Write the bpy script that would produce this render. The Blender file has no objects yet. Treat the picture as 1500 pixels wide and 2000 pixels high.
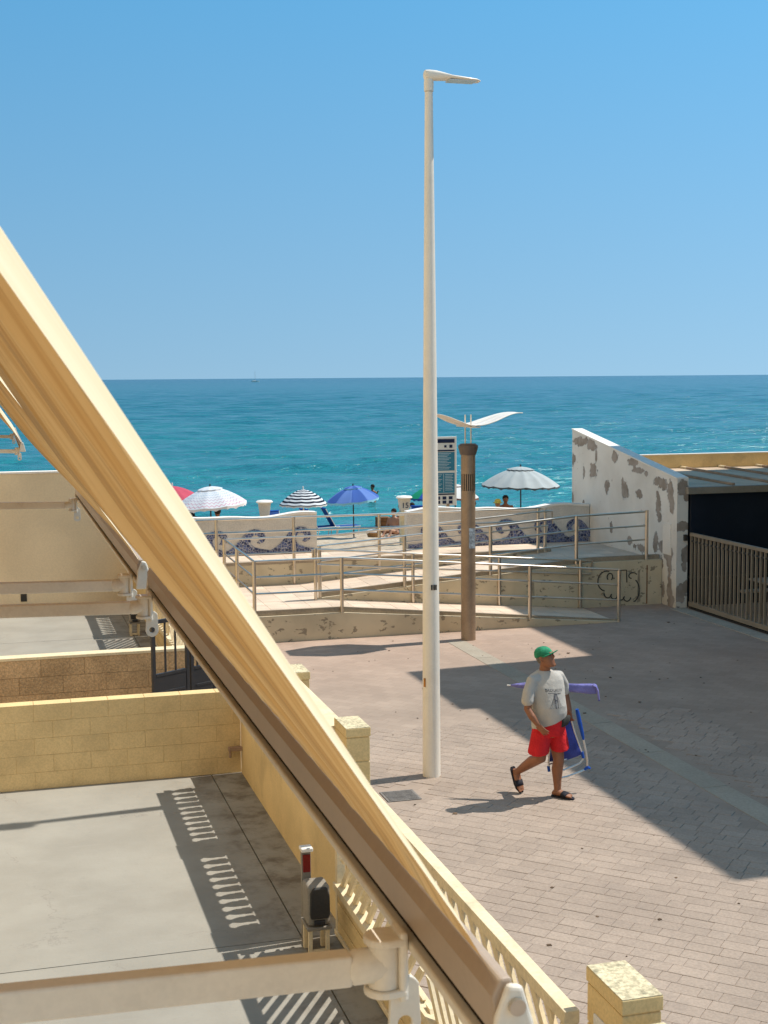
import bpy, bmesh, math, random
import numpy as np
from mathutils import Vector, Matrix, noise as mnoise
random.seed(7); rng = np.random.default_rng(7)
scene = bpy.context.scene
COL = scene.collection

# ------------------------------------------------------------------ camera
H = 4.58; FPX = 2700.0
PITCH = math.atan(263/FPX); ROLL = math.radians(0.43); YAW = math.atan(765/math.hypot(FPX, 263))
fw = Vector((math.sin(YAW)*math.cos(PITCH), math.cos(YAW)*math.cos(PITCH), -math.sin(PITCH)))
r0 = Vector((math.cos(YAW), -math.sin(YAW), 0)); u0 = r0.cross(fw)
rr = r0*math.cos(ROLL) - u0*math.sin(ROLL); uu = u0*math.cos(ROLL) + r0*math.sin(ROLL)
cd = bpy.data.cameras.new('camera'); cam = bpy.data.objects.new('camera', cd); COL.objects.link(cam)
cam.matrix_world = Matrix(((rr.x, uu.x, -fw.x, 0), (rr.y, uu.y, -fw.y, 0), (rr.z, uu.z, -fw.z, H), (0, 0, 0, 1)))
cd.sensor_fit = 'VERTICAL'; cd.sensor_height = 24.0; cd.lens = FPX/2000*24
cd.clip_start = 0.05; cd.clip_end = 60000
cd.dof.use_dof = True; cd.dof.focus_distance = 17; cd.dof.aperture_fstop = 11
scene.camera = cam

# ------------------------------------------------------------------ sky, sun, exposure
SUN_EL = math.radians(57.2); SUN_AZ = math.radians(84.9)      # azimuth clockwise from +Y
world = bpy.data.worlds.new('World'); scene.world = world; world.use_nodes = True
wn = world.node_tree; wn.nodes.clear()
sky = wn.nodes.new('ShaderNodeTexSky'); sky.sky_type = 'NISHITA'; sky.sun_disc = False
sky.sun_elevation = SUN_EL; sky.sun_rotation = SUN_AZ
sky.altitude = 0; sky.air_density = 1.0; sky.dust_density = 0.25; sky.ozone_density = 3.0
tint = wn.nodes.new('ShaderNodeMix'); tint.data_type = 'RGBA'; tint.blend_type = 'MULTIPLY'
tint.inputs['Factor'].default_value = 1.0
tr = wn.nodes.new('ShaderNodeValToRGB'); e = tr.color_ramp.elements          # paler and greyer towards the horizon
e[0].position = 0.0; e[0].color = (.90, .98, .88, 1); e[1].position = .36; e[1].color = (.43, 1.09, 1.17, 1)
sx = wn.nodes.new('ShaderNodeSeparateXYZ')
bg = wn.nodes.new('ShaderNodeBackground'); bg.inputs['Strength'].default_value = 0.12
wo = wn.nodes.new('ShaderNodeOutputWorld')
tcw = wn.nodes.new('ShaderNodeTexCoord'); mpw = wn.nodes.new('ShaderNodeMapping'); mpw.inputs['Scale'].default_value = (1, 1, .5); mpw.inputs['Location'].default_value = (0, 0, .20)
wn.links.new(tcw.outputs['Generated'], mpw.inputs[0]); wn.links.new(mpw.outputs[0], sky.inputs[0])
wn.links.new(tcw.outputs['Generated'], sx.inputs[0]); wn.links.new(sx.outputs[2], tr.inputs[0]); wn.links.new(tr.outputs[0], tint.inputs[7])
wn.links.new(sky.outputs[0], tint.inputs[6]); wn.links.new(tint.outputs[2], bg.inputs[0]); wn.links.new(bg.outputs[0], wo.inputs[0])
sd = bpy.data.lights.new('sun', 'SUN'); sd.energy = 4.2; sd.angle = math.radians(0.53); sd.color = (1.0, 0.965, 0.915)
sun = bpy.data.objects.new('sun', sd); COL.objects.link(sun)
tosun = Vector((math.sin(SUN_AZ)*math.cos(SUN_EL), math.cos(SUN_AZ)*math.cos(SUN_EL), math.sin(SUN_EL)))
sun.rotation_euler = tosun.to_track_quat('Z', 'Y').to_euler(); sun.location = (30, 5, 40)
vs = scene.view_settings
vs.view_transform = 'Standard'; vs.look = 'None'; vs.exposure = 0.24; vs.gamma = 1.0; vs.use_curve_mapping = False
scene.cycles.max_bounces = 8; scene.cycles.transparent_max_bounces = 12

# ------------------------------------------------------------------ helpers
def wloc(p):
    v = Vector((0, 0, 0))
    while p is not None:
        v += p.location; p = p.parent
    return v

class MB:
    """collects geometry in world coordinates, builds one mesh object"""
    def __init__(s): s.v = []; s.f = []
    def add(s, vs, fs):
        o = len(s.v); s.v += [tuple(x) for x in vs]; s.f += [tuple(i+o for i in f) for f in fs]; return s
    def box(s, x0, y0, z0, x1, y1, z1):
        return s.add([(x0,y0,z0),(x1,y0,z0),(x1,y1,z0),(x0,y1,z0),(x0,y0,z1),(x1,y0,z1),(x1,y1,z1),(x0,y1,z1)],
                     [(3,2,1,0),(4,5,6,7),(0,1,5,4),(1,2,6,5),(2,3,7,6),(3,0,4,7)])
    def obox(s, c, ax, ay, az):
        c, ax, ay, az = map(Vector, (c, ax, ay, az)); P = []
        for k in (-1, 1):
            for i, j in ((-1,-1),(1,-1),(1,1),(-1,1)): P.append(c+ax*i+ay*j+az*k)
        return s.add(P, [(3,2,1,0),(4,5,6,7),(0,1,5,4),(1,2,6,5),(2,3,7,6),(3,0,4,7)])
    def tube(s, pts, r, n=10, cap=True):
        pts = [Vector(p) for p in pts]
        rs = r if hasattr(r, '__len__') else [r]*len(pts)
        rings = []; prev = None
        for i, p in enumerate(pts):
            if i == 0: t = pts[1]-p
            elif i == len(pts)-1: t = p-pts[i-1]
            else: t = (pts[i+1]-p).normalized()+(p-pts[i-1]).normalized()
            t.normalize()
            if prev is None:
                a = Vector((0,0,1)) if abs(t.z) < .9 else Vector((1,0,0))
                prev = t.cross(a).normalized()
            e1 = (prev - t*prev.dot(t)).normalized(); e2 = t.cross(e1); prev = e1
            rings.append([p+(e1*math.cos(2*math.pi*k/n)+e2*math.sin(2*math.pi*k/n))*rs[i] for k in range(n)])
        vs = [v for R in rings for v in R]; fs = []
        for i in range(len(rings)-1):
            for k in range(n):
                k2 = (k+1) % n; fs.append((i*n+k, i*n+k2, (i+1)*n+k2, (i+1)*n+k))
        if cap: fs.append(tuple(range(n-1, -1, -1))); fs.append(tuple((len(rings)-1)*n+k for k in range(n)))
        return s.add(vs, fs)
    def lathe(s, cx, cy, prof, n=20, cap=True):
        vs = []; fs = []
        for (r, z) in prof:
            for k in range(n):
                a = 2*math.pi*k/n; vs.append((cx+r*math.cos(a), cy+r*math.sin(a), z))
        for i in range(len(prof)-1):
            for k in range(n):
                k2 = (k+1) % n; fs.append((i*n+k, i*n+k2, (i+1)*n+k2, (i+1)*n+k))
        if cap:
            fs.append(tuple(range(n-1, -1, -1))); fs.append(tuple((len(prof)-1)*n+k for k in range(n)))
        return s.add(vs, fs)
    def prism(s, poly, d):
        """planar 3-D polygon extruded by vector d"""
        d = Vector(d); P = [Vector(p) for p in poly]; n = len(P)
        vs = P+[p+d for p in P]
        fs = [tuple(range(n-1, -1, -1)), tuple(range(n, 2*n))]+[(i, (i+1) % n, n+(i+1) % n, n+i) for i in range(n)]
        return s.add(vs, fs)
    def loft(s, rings, cap=True):
        n = len(rings[0]); vs = [p for R in rings for p in R]; fs = []
        for i in range(len(rings)-1):
            for k in range(n):
                k2 = (k+1) % n; fs.append((i*n+k, i*n+k2, (i+1)*n+k2, (i+1)*n+k))
        if cap: fs.append(tuple(range(n-1, -1, -1))); fs.append(tuple((len(rings)-1)*n+k for k in range(n)))
        return s.add(vs, fs)
    def grid(s, nu, nv, fn):
        o = [fn(i/(nu-1), j/(nv-1)) for i in range(nu) for j in range(nv)]
        return s.add(o, [(i*nv+j, (i+1)*nv+j, (i+1)*nv+j+1, i*nv+j+1) for i in range(nu-1) for j in range(nv-1)])
    def build(s, name, mat, parent=None, smooth=False, bevel=0, fixn=True, solid=0, seg=2, **props):
        me = bpy.data.meshes.new(name)
        off = wloc(parent) if parent is not None else Vector((0,0,0))
        me.from_pydata([(x-off.x, y-off.y, z-off.z) for x, y, z in s.v], [], s.f)
        if fixn:
            bm = bmesh.new(); bm.from_mesh(me); bmesh.ops.recalc_face_normals(bm, faces=bm.faces); bm.to_mesh(me); bm.free()
        if mat is not None: me.materials.append(mat)
        if smooth:
            me.polygons.foreach_set('use_smooth', [True]*len(me.polygons))
        o = bpy.data.objects.new(name, me); COL.objects.link(o)
        if parent is not None: o.parent = parent
        if solid:
            m = o.modifiers.new('solid', 'SOLIDIFY'); m.thickness = solid; m.offset = 0
        if bevel:
            m = o.modifiers.new('bevel', 'BEVEL'); m.width = bevel; m.segments = seg; m.limit_method = 'ANGLE'; m.angle_limit = math.radians(40)
        for k, v in props.items(): o[k] = v
        return o

def autosmooth(o, deg=35):
    bm = bmesh.new(); bm.from_mesh(o.data)
    for e in bm.edges: e.smooth = e.calc_face_angle(0) < math.radians(deg) if len(e.link_faces) == 2 else True
    for f in bm.faces: f.smooth = True
    bm.to_mesh(o.data); bm.free(); return o

def thing(name, label, cat, loc=(0,0,0), group=None):
    o = bpy.data.objects.new(name, None); COL.objects.link(o); o.location = loc; o.empty_display_size = .2
    o['label'] = label; o['category'] = cat
    if group: o['group'] = group
    return o
def tag(o, label, cat, group=None):
    o['label'] = label; o['category'] = cat
    if group: o['group'] = group
    return o
def struct(o): o['kind'] = 'structure'; return o
def dup(root, delta, label=None, group=None):
    def cp(o, par):
        c = o.copy(); COL.objects.link(c)
        if par is not None: c.parent = par
        for ch in o.children: cp(ch, c)
        return c
    r = cp(root, None); r.location = root.location+Vector(delta)
    if label: r['label'] = label
    if group: r['group'] = group
    return r

# ------------------------------------------------------------------ materials
def nd(nt, t, **kw):
    n = nt.nodes.new(t)
    for k, v in kw.items():
        if isinstance(k, str) and hasattr(n, k): setattr(n, k, v)
    return n
def rgb(h):
    """sRGB hex to linear"""
    h = h.lstrip('#'); o = []
    for i in (0, 2, 4):
        c = int(h[i:i+2], 16)/255; o.append(c/12.92 if c <= .04045 else ((c+.055)/1.055)**2.4)
    return tuple(o)
class NT:
    def __init__(s, name):
        s.m = bpy.data.materials.new(name); s.m.use_nodes = True; s.t = s.m.node_tree
        s.b = s.t.nodes['Principled BSDF']; s.out = s.t.nodes['Material Output']
        s.pos = s.t.nodes.new('ShaderNodeNewGeometry').outputs['Position']
    def l(s, a, b): s.t.links.new(a, b)
    def noise(s, scale, detail=5, rough=.55, vec=None, stretch=None, out='Fac', dist=0):
        v = vec if vec is not None else s.pos
        if stretch:
            mp = s.t.nodes.new('ShaderNodeMapping'); s.l(v, mp.inputs['Vector'])
            mp.inputs['Scale'].default_value = stretch; v = mp.outputs[0]
        n = s.t.nodes.new('ShaderNodeTexNoise'); s.l(v, n.inputs['Vector'])
        n.inputs['Scale'].default_value = scale; n.inputs['Detail'].default_value = detail; n.inputs['Roughness'].default_value = rough
        n.inputs['Distortion'].default_value = dist
        return n.outputs[out]
    def ramp(s, fac, stops):
        r = s.t.nodes.new('ShaderNodeValToRGB'); s.l(fac, r.inputs[0]); e = r.color_ramp.elements
        while len(e) > 2: e.remove(e[-1])
        for i, (p, c) in enumerate(stops):
            c = (c, c, c) if not hasattr(c, '__len__') else c
            if i < 2: e[i].position = p; e[i].color = (*c, 1)
            else: q = e.new(p); q.color = (*c, 1)
        return r.outputs[0]
    def val(s, x):
        n = s.t.nodes.new('ShaderNodeValue'); n.outputs[0].default_value = x; return n.outputs[0]
    def col(s, c):
        n = s.t.nodes.new('ShaderNodeRGB'); n.outputs[0].default_value = (*c, 1); return n.outputs[0]
    def math(s, op, a, b=None, clamp=False):
        n = s.t.nodes.new('ShaderNodeMath'); n.operation = op; n.use_clamp = clamp
        for i, x in enumerate((a, b)):
            if x is None: continue
            if isinstance(x, (int, float)): n.inputs[i].default_value = x
            else: s.l(x, n.inputs[i])
        return n.outputs[0]
    def mix(s, fac, a, b, mode='MIX'):
        n = s.t.nodes.new('ShaderNodeMix'); n.data_type = 'RGBA'; n.blend_type = mode
        for i, x in ((0, fac), (6, a), (7, b)):
            if isinstance(x, (int, float)): n.inputs[i].default_value = x
            elif isinstance(x, tuple): n.inputs[i].default_value = (*x, 1)
            else: s.l(x, n.inputs[i])
        return n.outputs[2]
    def sep(s, vec=None):
        n = s.t.nodes.new('ShaderNodeSeparateXYZ'); s.l(vec if vec is not None else s.pos, n.inputs[0]); return n.outputs
    def mapr(s, x, a, b, c=0., d=1., smooth=True):
        n = s.t.nodes.new('ShaderNodeMapRange'); n.interpolation_type = 'SMOOTHSTEP' if smooth else 'LINEAR'
        s.l(x, n.inputs[0])
        for i, v in zip((1, 2, 3, 4), (a, b, c, d)): n.inputs[i].default_value = v
        return n.outputs[0]
    def attr(s, name):
        n = s.t.nodes.new('ShaderNodeAttribute'); n.attribute_name = name; return n.outputs['Fac']
    def bump(s, h, strength=.3, dist=.01, prev=None):
        n = s.t.nodes.new('ShaderNodeBump'); s.l(h, n.inputs['Height']); n.inputs['Strength'].default_value = strength
        n.inputs['Distance'].default_value = dist
        if prev is not None: s.l(prev, n.inputs['Normal'])
        return n.outputs[0]
    def fin(s, col=None, rough=None, normal=None, metal=None, spec=None):
        b = s.b
        for k, x in (('Base Color', col), ('Roughness', rough), ('Normal', normal), ('Metallic', metal), ('Specular IOR Level', spec)):
            if x is None: continue
            if isinstance(x, (int, float)): b.inputs[k].default_value = x
            elif isinstance(x, tuple): b.inputs[k].default_value = (*x, 1)
            else: s.l(x, b.inputs[k])
        return s.m

def M(name, c, rough=.75, var=.12, vs=2.5, fine=.08, fs=60, bump=.0, bs=90, bd=.006, metal=0, spec=.14, perobj=0, island=0, dirt=0, dc=(.1,.085,.07), ds=1.2):
    if c[0] >= c[2]: c = (c[0]*1.02, c[1]*.965, c[2]*.89)
    t = NT(name)
    k = t.mapr(t.noise(vs, 6), .3, .7, 1-var, 1+var)
    if fine: k = t.math('MULTIPLY', k, t.mapr(t.noise(fs, 4), .3, .7, 1-fine, 1+fine))
    if perobj:
        oi = t.t.nodes.new('ShaderNodeObjectInfo')
        k = t.math('MULTIPLY', k, t.mapr(oi.outputs['Random'], 0, 1, 1-perobj, 1+perobj, smooth=False))
    if island:
        g = t.t.nodes.new('ShaderNodeNewGeometry')
        k = t.math('MULTIPLY', k, t.mapr(g.outputs['Random Per Island'], 0, 1, 1-island, 1+island, smooth=False))
    vm = t.t.nodes.new('ShaderNodeVectorMath'); vm.operation = 'SCALE'; vm.inputs[0].default_value = c
    t.l(k, vm.inputs['Scale']); col = vm.outputs[0]
    if dirt:
        d = t.mapr(t.noise(ds, 8, .65), .52, .72, 0, dirt)
        col = t.mix(d, col, dc)
    nrm = t.bump(t.noise(bs, 5), bump, bd) if bump else None
    return t.fin(col, rough, nrm, metal, spec)
# ------------------------------------------------------------------ palette
YEL = (.715, .555, .295); CREAM = (.74, .64, .44)
m_yel = M('yellow_paint', YEL, .85, .10, 1.6, .06, 50, .25, 70, .004, dirt=.35, dc=(.30,.22,.12), ds=2.0)
m_yelblock = M('yellow_block', YEL, .88, .08, 2.2, .08, 60, .35, 120, .004, perobj=.018, dirt=.3, dc=(.30,.22,.12), ds=1.6)
m_mortar = M('yellow_joint', (.62,.48,.25), .9)
m_brown = M('brown_block', (.52,.37,.215), .95, .14, 3, .22, 35, .9, 55, .012, perobj=.08)
m_brownj = M('brown_joint', (.55,.40,.25), .95)
m_cream = M('cream_rail', CREAM, .8, .08, 3, .08, 40, .2, 60, .003, dirt=.3, dc=(.35,.28,.18), ds=4)
m_endwall = M('end_wall_paint', (.78,.66,.47), .9, .07, .8, .04, 30, .15, 60, .004)
m_lich = M('lichen_cap', (.58,.52,.36), .9, .12, 5, .3, 45, .5, 70, .006, dirt=.75, dc=(.17,.16,.11), ds=16)
m_alu = M('white_aluminium', (.72,.68,.60), .42, .05, 6, .03, 80, spec=.5, dirt=.25, dc=(.40,.27,.17), ds=9)
m_barface = M('beige_brown_bar', (.40,.315,.245), .45, .05, 3, .03, 60, spec=.4)
m_gap = M('dark_gap', (.03,.022,.016), .9)
m_steel = M('stainless_steel', (.62,.58,.52), .3, .06, 8, .05, 60, metal=1.0)
m_polewhite = M('white_pole_paint', (.80,.76,.68), .38, .04, 2, .02, 40, spec=.5, dirt=.12, dc=(.45,.38,.28), ds=3)
m_bronze = M('bronze_pole', (.36,.275,.20), .42, .08, 5, .05, 40, metal=.45)
m_bronzed = M('dark_bronze_cap', (.17,.14,.125), .5, .08, 6, metal=.2)
m_wing = M('white_wing_metal', (.83,.80,.75), .4, .03, 4)
m_black = M('black_metal', (.022,.022,.024), .45, .1, 5, spec=.5)
m_dark = M('dark_grey_plastic', (.05,.048,.045), .5, .1, 5)
m_grey = M('grey_plastic', (.27,.25,.215), .55, .08, 8)
m_red = M('red_lens', (.20,.02,.015), .3, .1)
m_white = M('white_paint', (.80,.79,.76), .6, .04, 4)
m_tarp = M('navy_tarp', (.014,.019,.030), .55, .15, 1.2)
m_bars = M('beige_gate_paint', (.29,.245,.19), .55, .08, 3, dirt=.2, dc=(.2,.15,.1))
m_roof = M('roof_panel', (.56,.44,.33), .8, .14, 1.5, .08, 30)
m_batten = M('roof_batten', (.40,.28,.20), .85, .2, 3)
m_plast = M('facade_plaster', (.80,.66,.48), .9, .06, .8)
m_win = M('window_glass', (.03,.04,.05), .08, .05, 1, spec=.6)
m_iron = M('cast_iron', (.20,.19,.18), .7, .15, 12, .2, 90, .4, 70, .004)

# paving: brick pattern laid at 45 degrees, used beyond the built pavers
PAVE = (.350,.288,.242)
def paving_mat():
    t = NT('paving'); mp = t.t.nodes.new('ShaderNodeMapping'); t.l(t.pos, mp.inputs[0])
    mp.inputs['Rotation'].default_value = (0, 0, math.radians(45))
    br = t.t.nodes.new('ShaderNodeTexBrick'); t.l(mp.outputs[0], br.inputs['Vector'])
    br.inputs['Scale'].default_value = 1; br.inputs['Brick Width'].default_value = .235; br.inputs['Row Height'].default_value = .16
    br.inputs['Mortar Size'].default_value = .004; br.inputs['Mortar Smooth'].default_value = .3; br.inputs['Bias'].default_value = 0
    br.inputs['Color1'].default_value = (.94,.94,.94,1); br.inputs['Color2'].default_value = (1.05,1.05,1.05,1); br.inputs['Mortar'].default_value = (.84,.82,.80,1)
    y = t.sep()[1]
    base = t.mix(t.mapr(y, 17.5, 22.5), (PAVE[0]*1.02, PAVE[1]*.965, PAVE[2]*.89), (.42,.305,.23))
    c = t.mix(1.0, base, br.outputs['Color'], 'MULTIPLY')
    st = t.mapr(t.noise(.55, 7, .62), .35, .7, .90, 1.10); c = t.mix(1.0, c, t.mix(0, st, st), 'MULTIPLY')
    sp = t.mapr(t.noise(2.3, 8, .7), .60, .72, 0, .30); c = t.mix(sp, c, (.19,.155,.13))
    c = t.mix(t.mapr(t.noise(26, 3), .62, .75, 0, .22), c, (.22,.18,.15))
    return t.fin(c, .92, t.bump(t.noise(50, 5), .25, .004), spec=.08)
m_pave = paving_mat()
m_paver = M('paver_stone', PAVE, .88, .09, .8, .10, 50, .3, 70, .004, perobj=.06, dirt=.22, dc=(.20,.165,.14), ds=2.2)
m_paver_i = M('paver_stone_far', PAVE, .88, .09, .8, .10, 50, .3, 70, .004, island=.06, dirt=.22, dc=(.20,.165,.14), ds=2.2)
m_joint = M('joint_sand', (.29,.24,.20), .95)
m_strip = M('pale_concrete_strip', (.355,.318,.262), .85, .08, 1.5, .08, 30)

def yard_mat():
    t = NT('yard_concrete'); xyz = t.sep()
    c = t.mix(t.mapr(t.noise(.9, 7, .6), .3, .7), (.298,.272,.222), (.352,.325,.268))
    c = t.mix(t.mapr(t.noise(14, 5), .58, .75, 0, .25), c, (.26,.235,.195))
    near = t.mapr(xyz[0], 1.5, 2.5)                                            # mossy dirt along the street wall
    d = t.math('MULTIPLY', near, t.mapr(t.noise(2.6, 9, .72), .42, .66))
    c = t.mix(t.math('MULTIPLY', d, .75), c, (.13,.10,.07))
    cr = t.t.nodes.new('ShaderNodeTexVoronoi'); cr.feature = 'DISTANCE_TO_EDGE'; cr.inputs['Scale'].default_value = .42
    wv = t.t.nodes.new('ShaderNodeVectorMath'); wv.operation = 'ADD'; t.l(t.pos, wv.inputs[0])
    sc = t.t.nodes.new('ShaderNodeVectorMath'); sc.operation = 'SCALE'; t.l(t.noise(1.7, 6, .7, out='Color'), sc.inputs[0]); sc.inputs['Scale'].default_value = .9
    t.l(sc.outputs[0], wv.inputs[1]); t.l(wv.outputs[0], cr.inputs['Vector'])
    k = t.mapr(cr.outputs['Distance'], .0, .005, .55, 0)
    c = t.mix(t.math('MULTIPLY', k, t.mapr(t.noise(.8, 2), .45, .6)), c, (.22,.19,.16))
    sc2 = t.noise(9, 3, stretch=(.25, 3.0, 1)); c = t.mix(t.mapr(sc2, .60, .75, 0, .10), c, (.47,.455,.42))
    return t.fin(c, .92, t.bump(t.noise(35, 6), .35, .006), spec=.08)
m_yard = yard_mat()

def sand_mat():
    t = NT('sand'); c = t.mix(t.mapr(t.noise(3, 8, .7), .35, .65), (.41,.30,.19), (.61,.48,.33))
    return t.fin(c, .95, t.bump(t.noise(6, 8, .7), .8, .08))
m_sand = sand_mat()

def sea_mat():
    t = NT('sea_water'); xyz = t.sep(); y = xyz[1]
    ly = t.math('LOGARITHM', y, 10)
    c = t.ramp(t.mapr(ly, 1.65, 3.6, smooth=False), [(0, (.046,.300,.285)), (.18, (.026,.228,.230)), (.45, (.015,.162,.186)), (1, (.007,.105,.142))])
    big = t.noise(.035, 4, stretch=(.35, 1.0, 1)); c = t.mix(t.mapr(big, .35, .65, 0, .35), c, (.012,.13,.19))
    w1 = t.noise(.55, 3, .55, stretch=(.38, 1.0, 1)); w2 = t.noise(1.9, 4, .6, stretch=(.5, 1.0, 1)); w3 = t.noise(.12, 3, .5, stretch=(.3, 1, 1))
    h = t.math('ADD', t.math('MULTIPLY', w1, 1.0), t.math('MULTIPLY', w2, .34)); h = t.math('ADD', h, t.math('MULTIPLY', w3, 2.2))
    n = t.bump(h, 1.0, .85)
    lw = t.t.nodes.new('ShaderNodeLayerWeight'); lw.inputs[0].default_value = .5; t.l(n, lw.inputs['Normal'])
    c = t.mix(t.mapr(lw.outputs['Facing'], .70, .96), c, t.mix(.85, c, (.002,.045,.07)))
    foam = t.mapr(t.noise(.9, 6, .7, stretch=(.5, 1.2, 1)), .80, .85, 0, .5); c = t.mix(foam, c, (.8,.85,.85))
    t.b.inputs['IOR'].default_value = 1.33
    return t.fin(c, .18, n, spec=.32)
m_sea = sea_mat()

def mural_mat():
    t = NT('mosaic_tiles'); v = t.t.nodes.new('ShaderNodeTexVoronoi'); v.feature = 'DISTANCE_TO_EDGE'; v.inputs['Scale'].default_value = 17; t.l(t.pos, v.inputs['Vector'])
    v2 = t.t.nodes.new('ShaderNodeTexVoronoi'); v2.inputs['Scale'].default_value = 17; t.l(t.pos, v2.inputs['Vector'])
    s = t.sep(v2.outputs['Color'])
    c = t.mix(t.mapr(s[0], .2, .9), (.018,.030,.10), (.10,.13,.27))
    c = t.mix(t.mapr(v.outputs['Distance'], .02, .07, 1, 0), c, (.50,.48,.45))
    return t.fin(c, .35)
m_mosaic = mural_mat()
m_mural = M('mural_render', (.64,.615,.565), .92, .10, 2, .1, 40, .6, 45, .012)
m_coping = M('white_coping', (.84,.82,.78), .8, .04, 2)

def pitted(name, c, dc, thr=.64, amt=.8):
    c = (c[0]*1.02, c[1]*.965, c[2]*.89)
    t = NT(name); k = t.mapr(t.noise(1.4, 6), .3, .7, .88, 1.1)
    vm = t.t.nodes.new('ShaderNodeVectorMath'); vm.operation = 'SCALE'; vm.inputs[0].default_value = c; t.l(k, vm.inputs['Scale'])
    p = t.mapr(t.noise(5.5, 7, .62, stretch=(1, 1, 1.5)), thr, thr+.025, 0, amt)
    c2 = t.mix(p, vm.outputs[0], dc)
    c2 = t.mix(t.mapr(t.noise(2.2, 6, .6, stretch=(1, 1, .2)), .6, .78, 0, .3), c2, (.30,.22,.13))
    return t.fin(c2, .92, t.bump(t.math('MULTIPLY', p, -1), .5, .012), spec=.1)
m_rampwall = pitted('pitted_cream_wall', (.62,.54,.39), (.25,.20,.14), .595)
m_deck = M('ramp_tile', (.66,.54,.43), .85, .08, 1.5, .08, 40, .2, 80, .003, perobj=.10, dirt=.12, dc=(.4,.3,.22), ds=3)
m_kerb = M('ramp_kerb', (.36,.30,.23), .9, .1, 2, .1, 40)

def peel_mat():
    t = NT('peeling_white_paint'); a = t.attr('peel')
    n = t.math('SUBTRACT', t.noise(9, 8, .68), .5); n2 = t.math('SUBTRACT', t.noise(2.6, 4, .6), .5)
    f = t.math('ADD', t.math('ADD', a, t.math('MULTIPLY', n, 1.05)), t.math('MULTIPLY', n2, .75))
    k = t.mapr(f, .485, .515)
    edge = t.mapr(f, .40, .49)
    spots = t.mapr(t.noise(7, 6, .6), .685, .70); k = t.math('MAXIMUM', k, spots)
    white = t.mix(t.mapr(t.noise(1.1, 6), .3, .7), (.74,.675,.58), (.86,.80,.705))
    white = t.mix(t.mapr(t.sep()[2], .9, 0, 0, .5), white, (.60,.50,.35))
    bare = t.mix(t.mapr(t.noise(4, 6), .35, .65), (.315,.255,.20), (.43,.36,.30))
    c = t.mix(k, white, bare)
    rim = t.math('MULTIPLY', edge, t.math('SUBTRACT', 1.0, k)); c = t.mix(t.math('MULTIPLY', rim, .35), c, (.82,.80,.76))
    h = t.math('MULTIPLY', k, -1.0)
    return t.fin(c, .92, t.bump(h, .8, .02, t.bump(t.noise(40, 4), .2, .006)), spec=.1)
m_peel = peel_mat()

def fabric(name, c, tc, tr=.45, stripes=None, rough=.9):
    t = NT(name); g = t.noise(.8, 4)
    cc = t.mix(t.mapr(g, .3, .7), tuple(x*.94 for x in c), tuple(min(1, x*1.05) for x in c))
    if stripes: cc = stripes(t, cc)
    t.fin(cc, rough, spec=.15)
    tr_ = t.t.nodes.new('ShaderNodeBsdfTranslucent'); tr_.inputs[0].default_value = (*tc, 1)
    if stripes: t.l(cc, tr_.inputs[0])
    mx = t.t.nodes.new('ShaderNodeMixShader'); mx.inputs[0].default_value = tr
    t.l(t.b.outputs[0], mx.inputs[1]); t.l(tr_.outputs[0], mx.inputs[2]); t.l(mx.outputs[0], t.out.inputs[0])
    return t.m

# ------------------------------------------------------------------ setting: ground, yards, beach, sea
g = MB().add([(2.85,-30,0),(60,-30,0),(60,28.6,0),(2.85,28.6,0)], [(0,1,2,3)])
plaza = struct(g.build('plaza_paving', m_pave))
b = MB().box(-60,-30,-.3, 60,28.62,-.03); struct(b.build('ground', m_joint))
strip = MB()
for y0 in np.arange(6.0, 22.4, 1.5): strip.box(7.46, y0+.006, -.02, 7.78, y0+1.494, .005)
struct(strip.build('concrete_strip', m_strip))
kb = MB()
for y0 in np.arange(12.0, 24.3, 1.2): kb.box(12.70, y0+.004, -.02, 13.02, min(y0+1.196, 24.35), .012)
struct(kb.build('gate_kerb', M('kerb_concrete', (.42,.38,.32), .9, .1, 2, .1, 30)))

# pavers: the nearest 300 one by one, the rest joined
E1 = Vector((math.sqrt(.5), -math.sqrt(.5), 0)); E2 = Vector((math.sqrt(.5), math.sqrt(.5), 0))
def in_view(x, y):
    d = Vector((x, y, 0))-Vector((0, 0, H)); k = d.dot(fw)
    if k < .5: return False
    return abs(d.dot(rr)/k*FPX) < 775 and abs(d.dot(uu)/k*FPX) < 1030
cand = []
for j in range(-10, 180):
    s = -16+random.uniform(0, .2)
    while s < 12:
        L = random.choice((.16, .24, .24, .28)); c = E1*(s+L/2)+E2*(j*.16)
        s += L
        if 2.98 < c.x < 9.0 and 7.9 < c.y < 17.0 and not (7.28 < c.x < 7.96) and not (3.86 < c.x < 4.50 and 13.9 < c.y < 14.55) and in_view(c.x, c.y):
            cand.append((c.x*c.x+c.y*c.y, c, L))
cand.sort(key=lambda q: q[0])
pm = {}
for L in (.16, .24, .28):
    mb = MB(); a = L/2-.0022; w = .08-.0022; ch = .0028
    lo = [(-a,-w),(a,-w),(a,w),(-a,w)]; hi = [(-a+ch,-w+ch),(a-ch,-w+ch),(a-ch,w-ch),(-a+ch,w-ch)]
    P = [E1*x+E2*y+Vector((0,0,-.02)) for x, y in lo]+[E1*x+E2*y+Vector((0,0,.0035)) for x, y in lo]+[E1*x+E2*y+Vector((0,0,.0065)) for x, y in hi]
    F = [(i,(i+1)%4,4+(i+1)%4,4+i) for i in range(4)]+[(4+i,4+(i+1)%4,8+(i+1)%4,8+i) for i in range(4)]+[(8,9,10,11)]
    me = bpy.data.meshes.new('paver'); me.from_pydata(P, [], F); me.materials.append(m_paver); pm[L] = (me, P, F)
far = MB()
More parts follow.
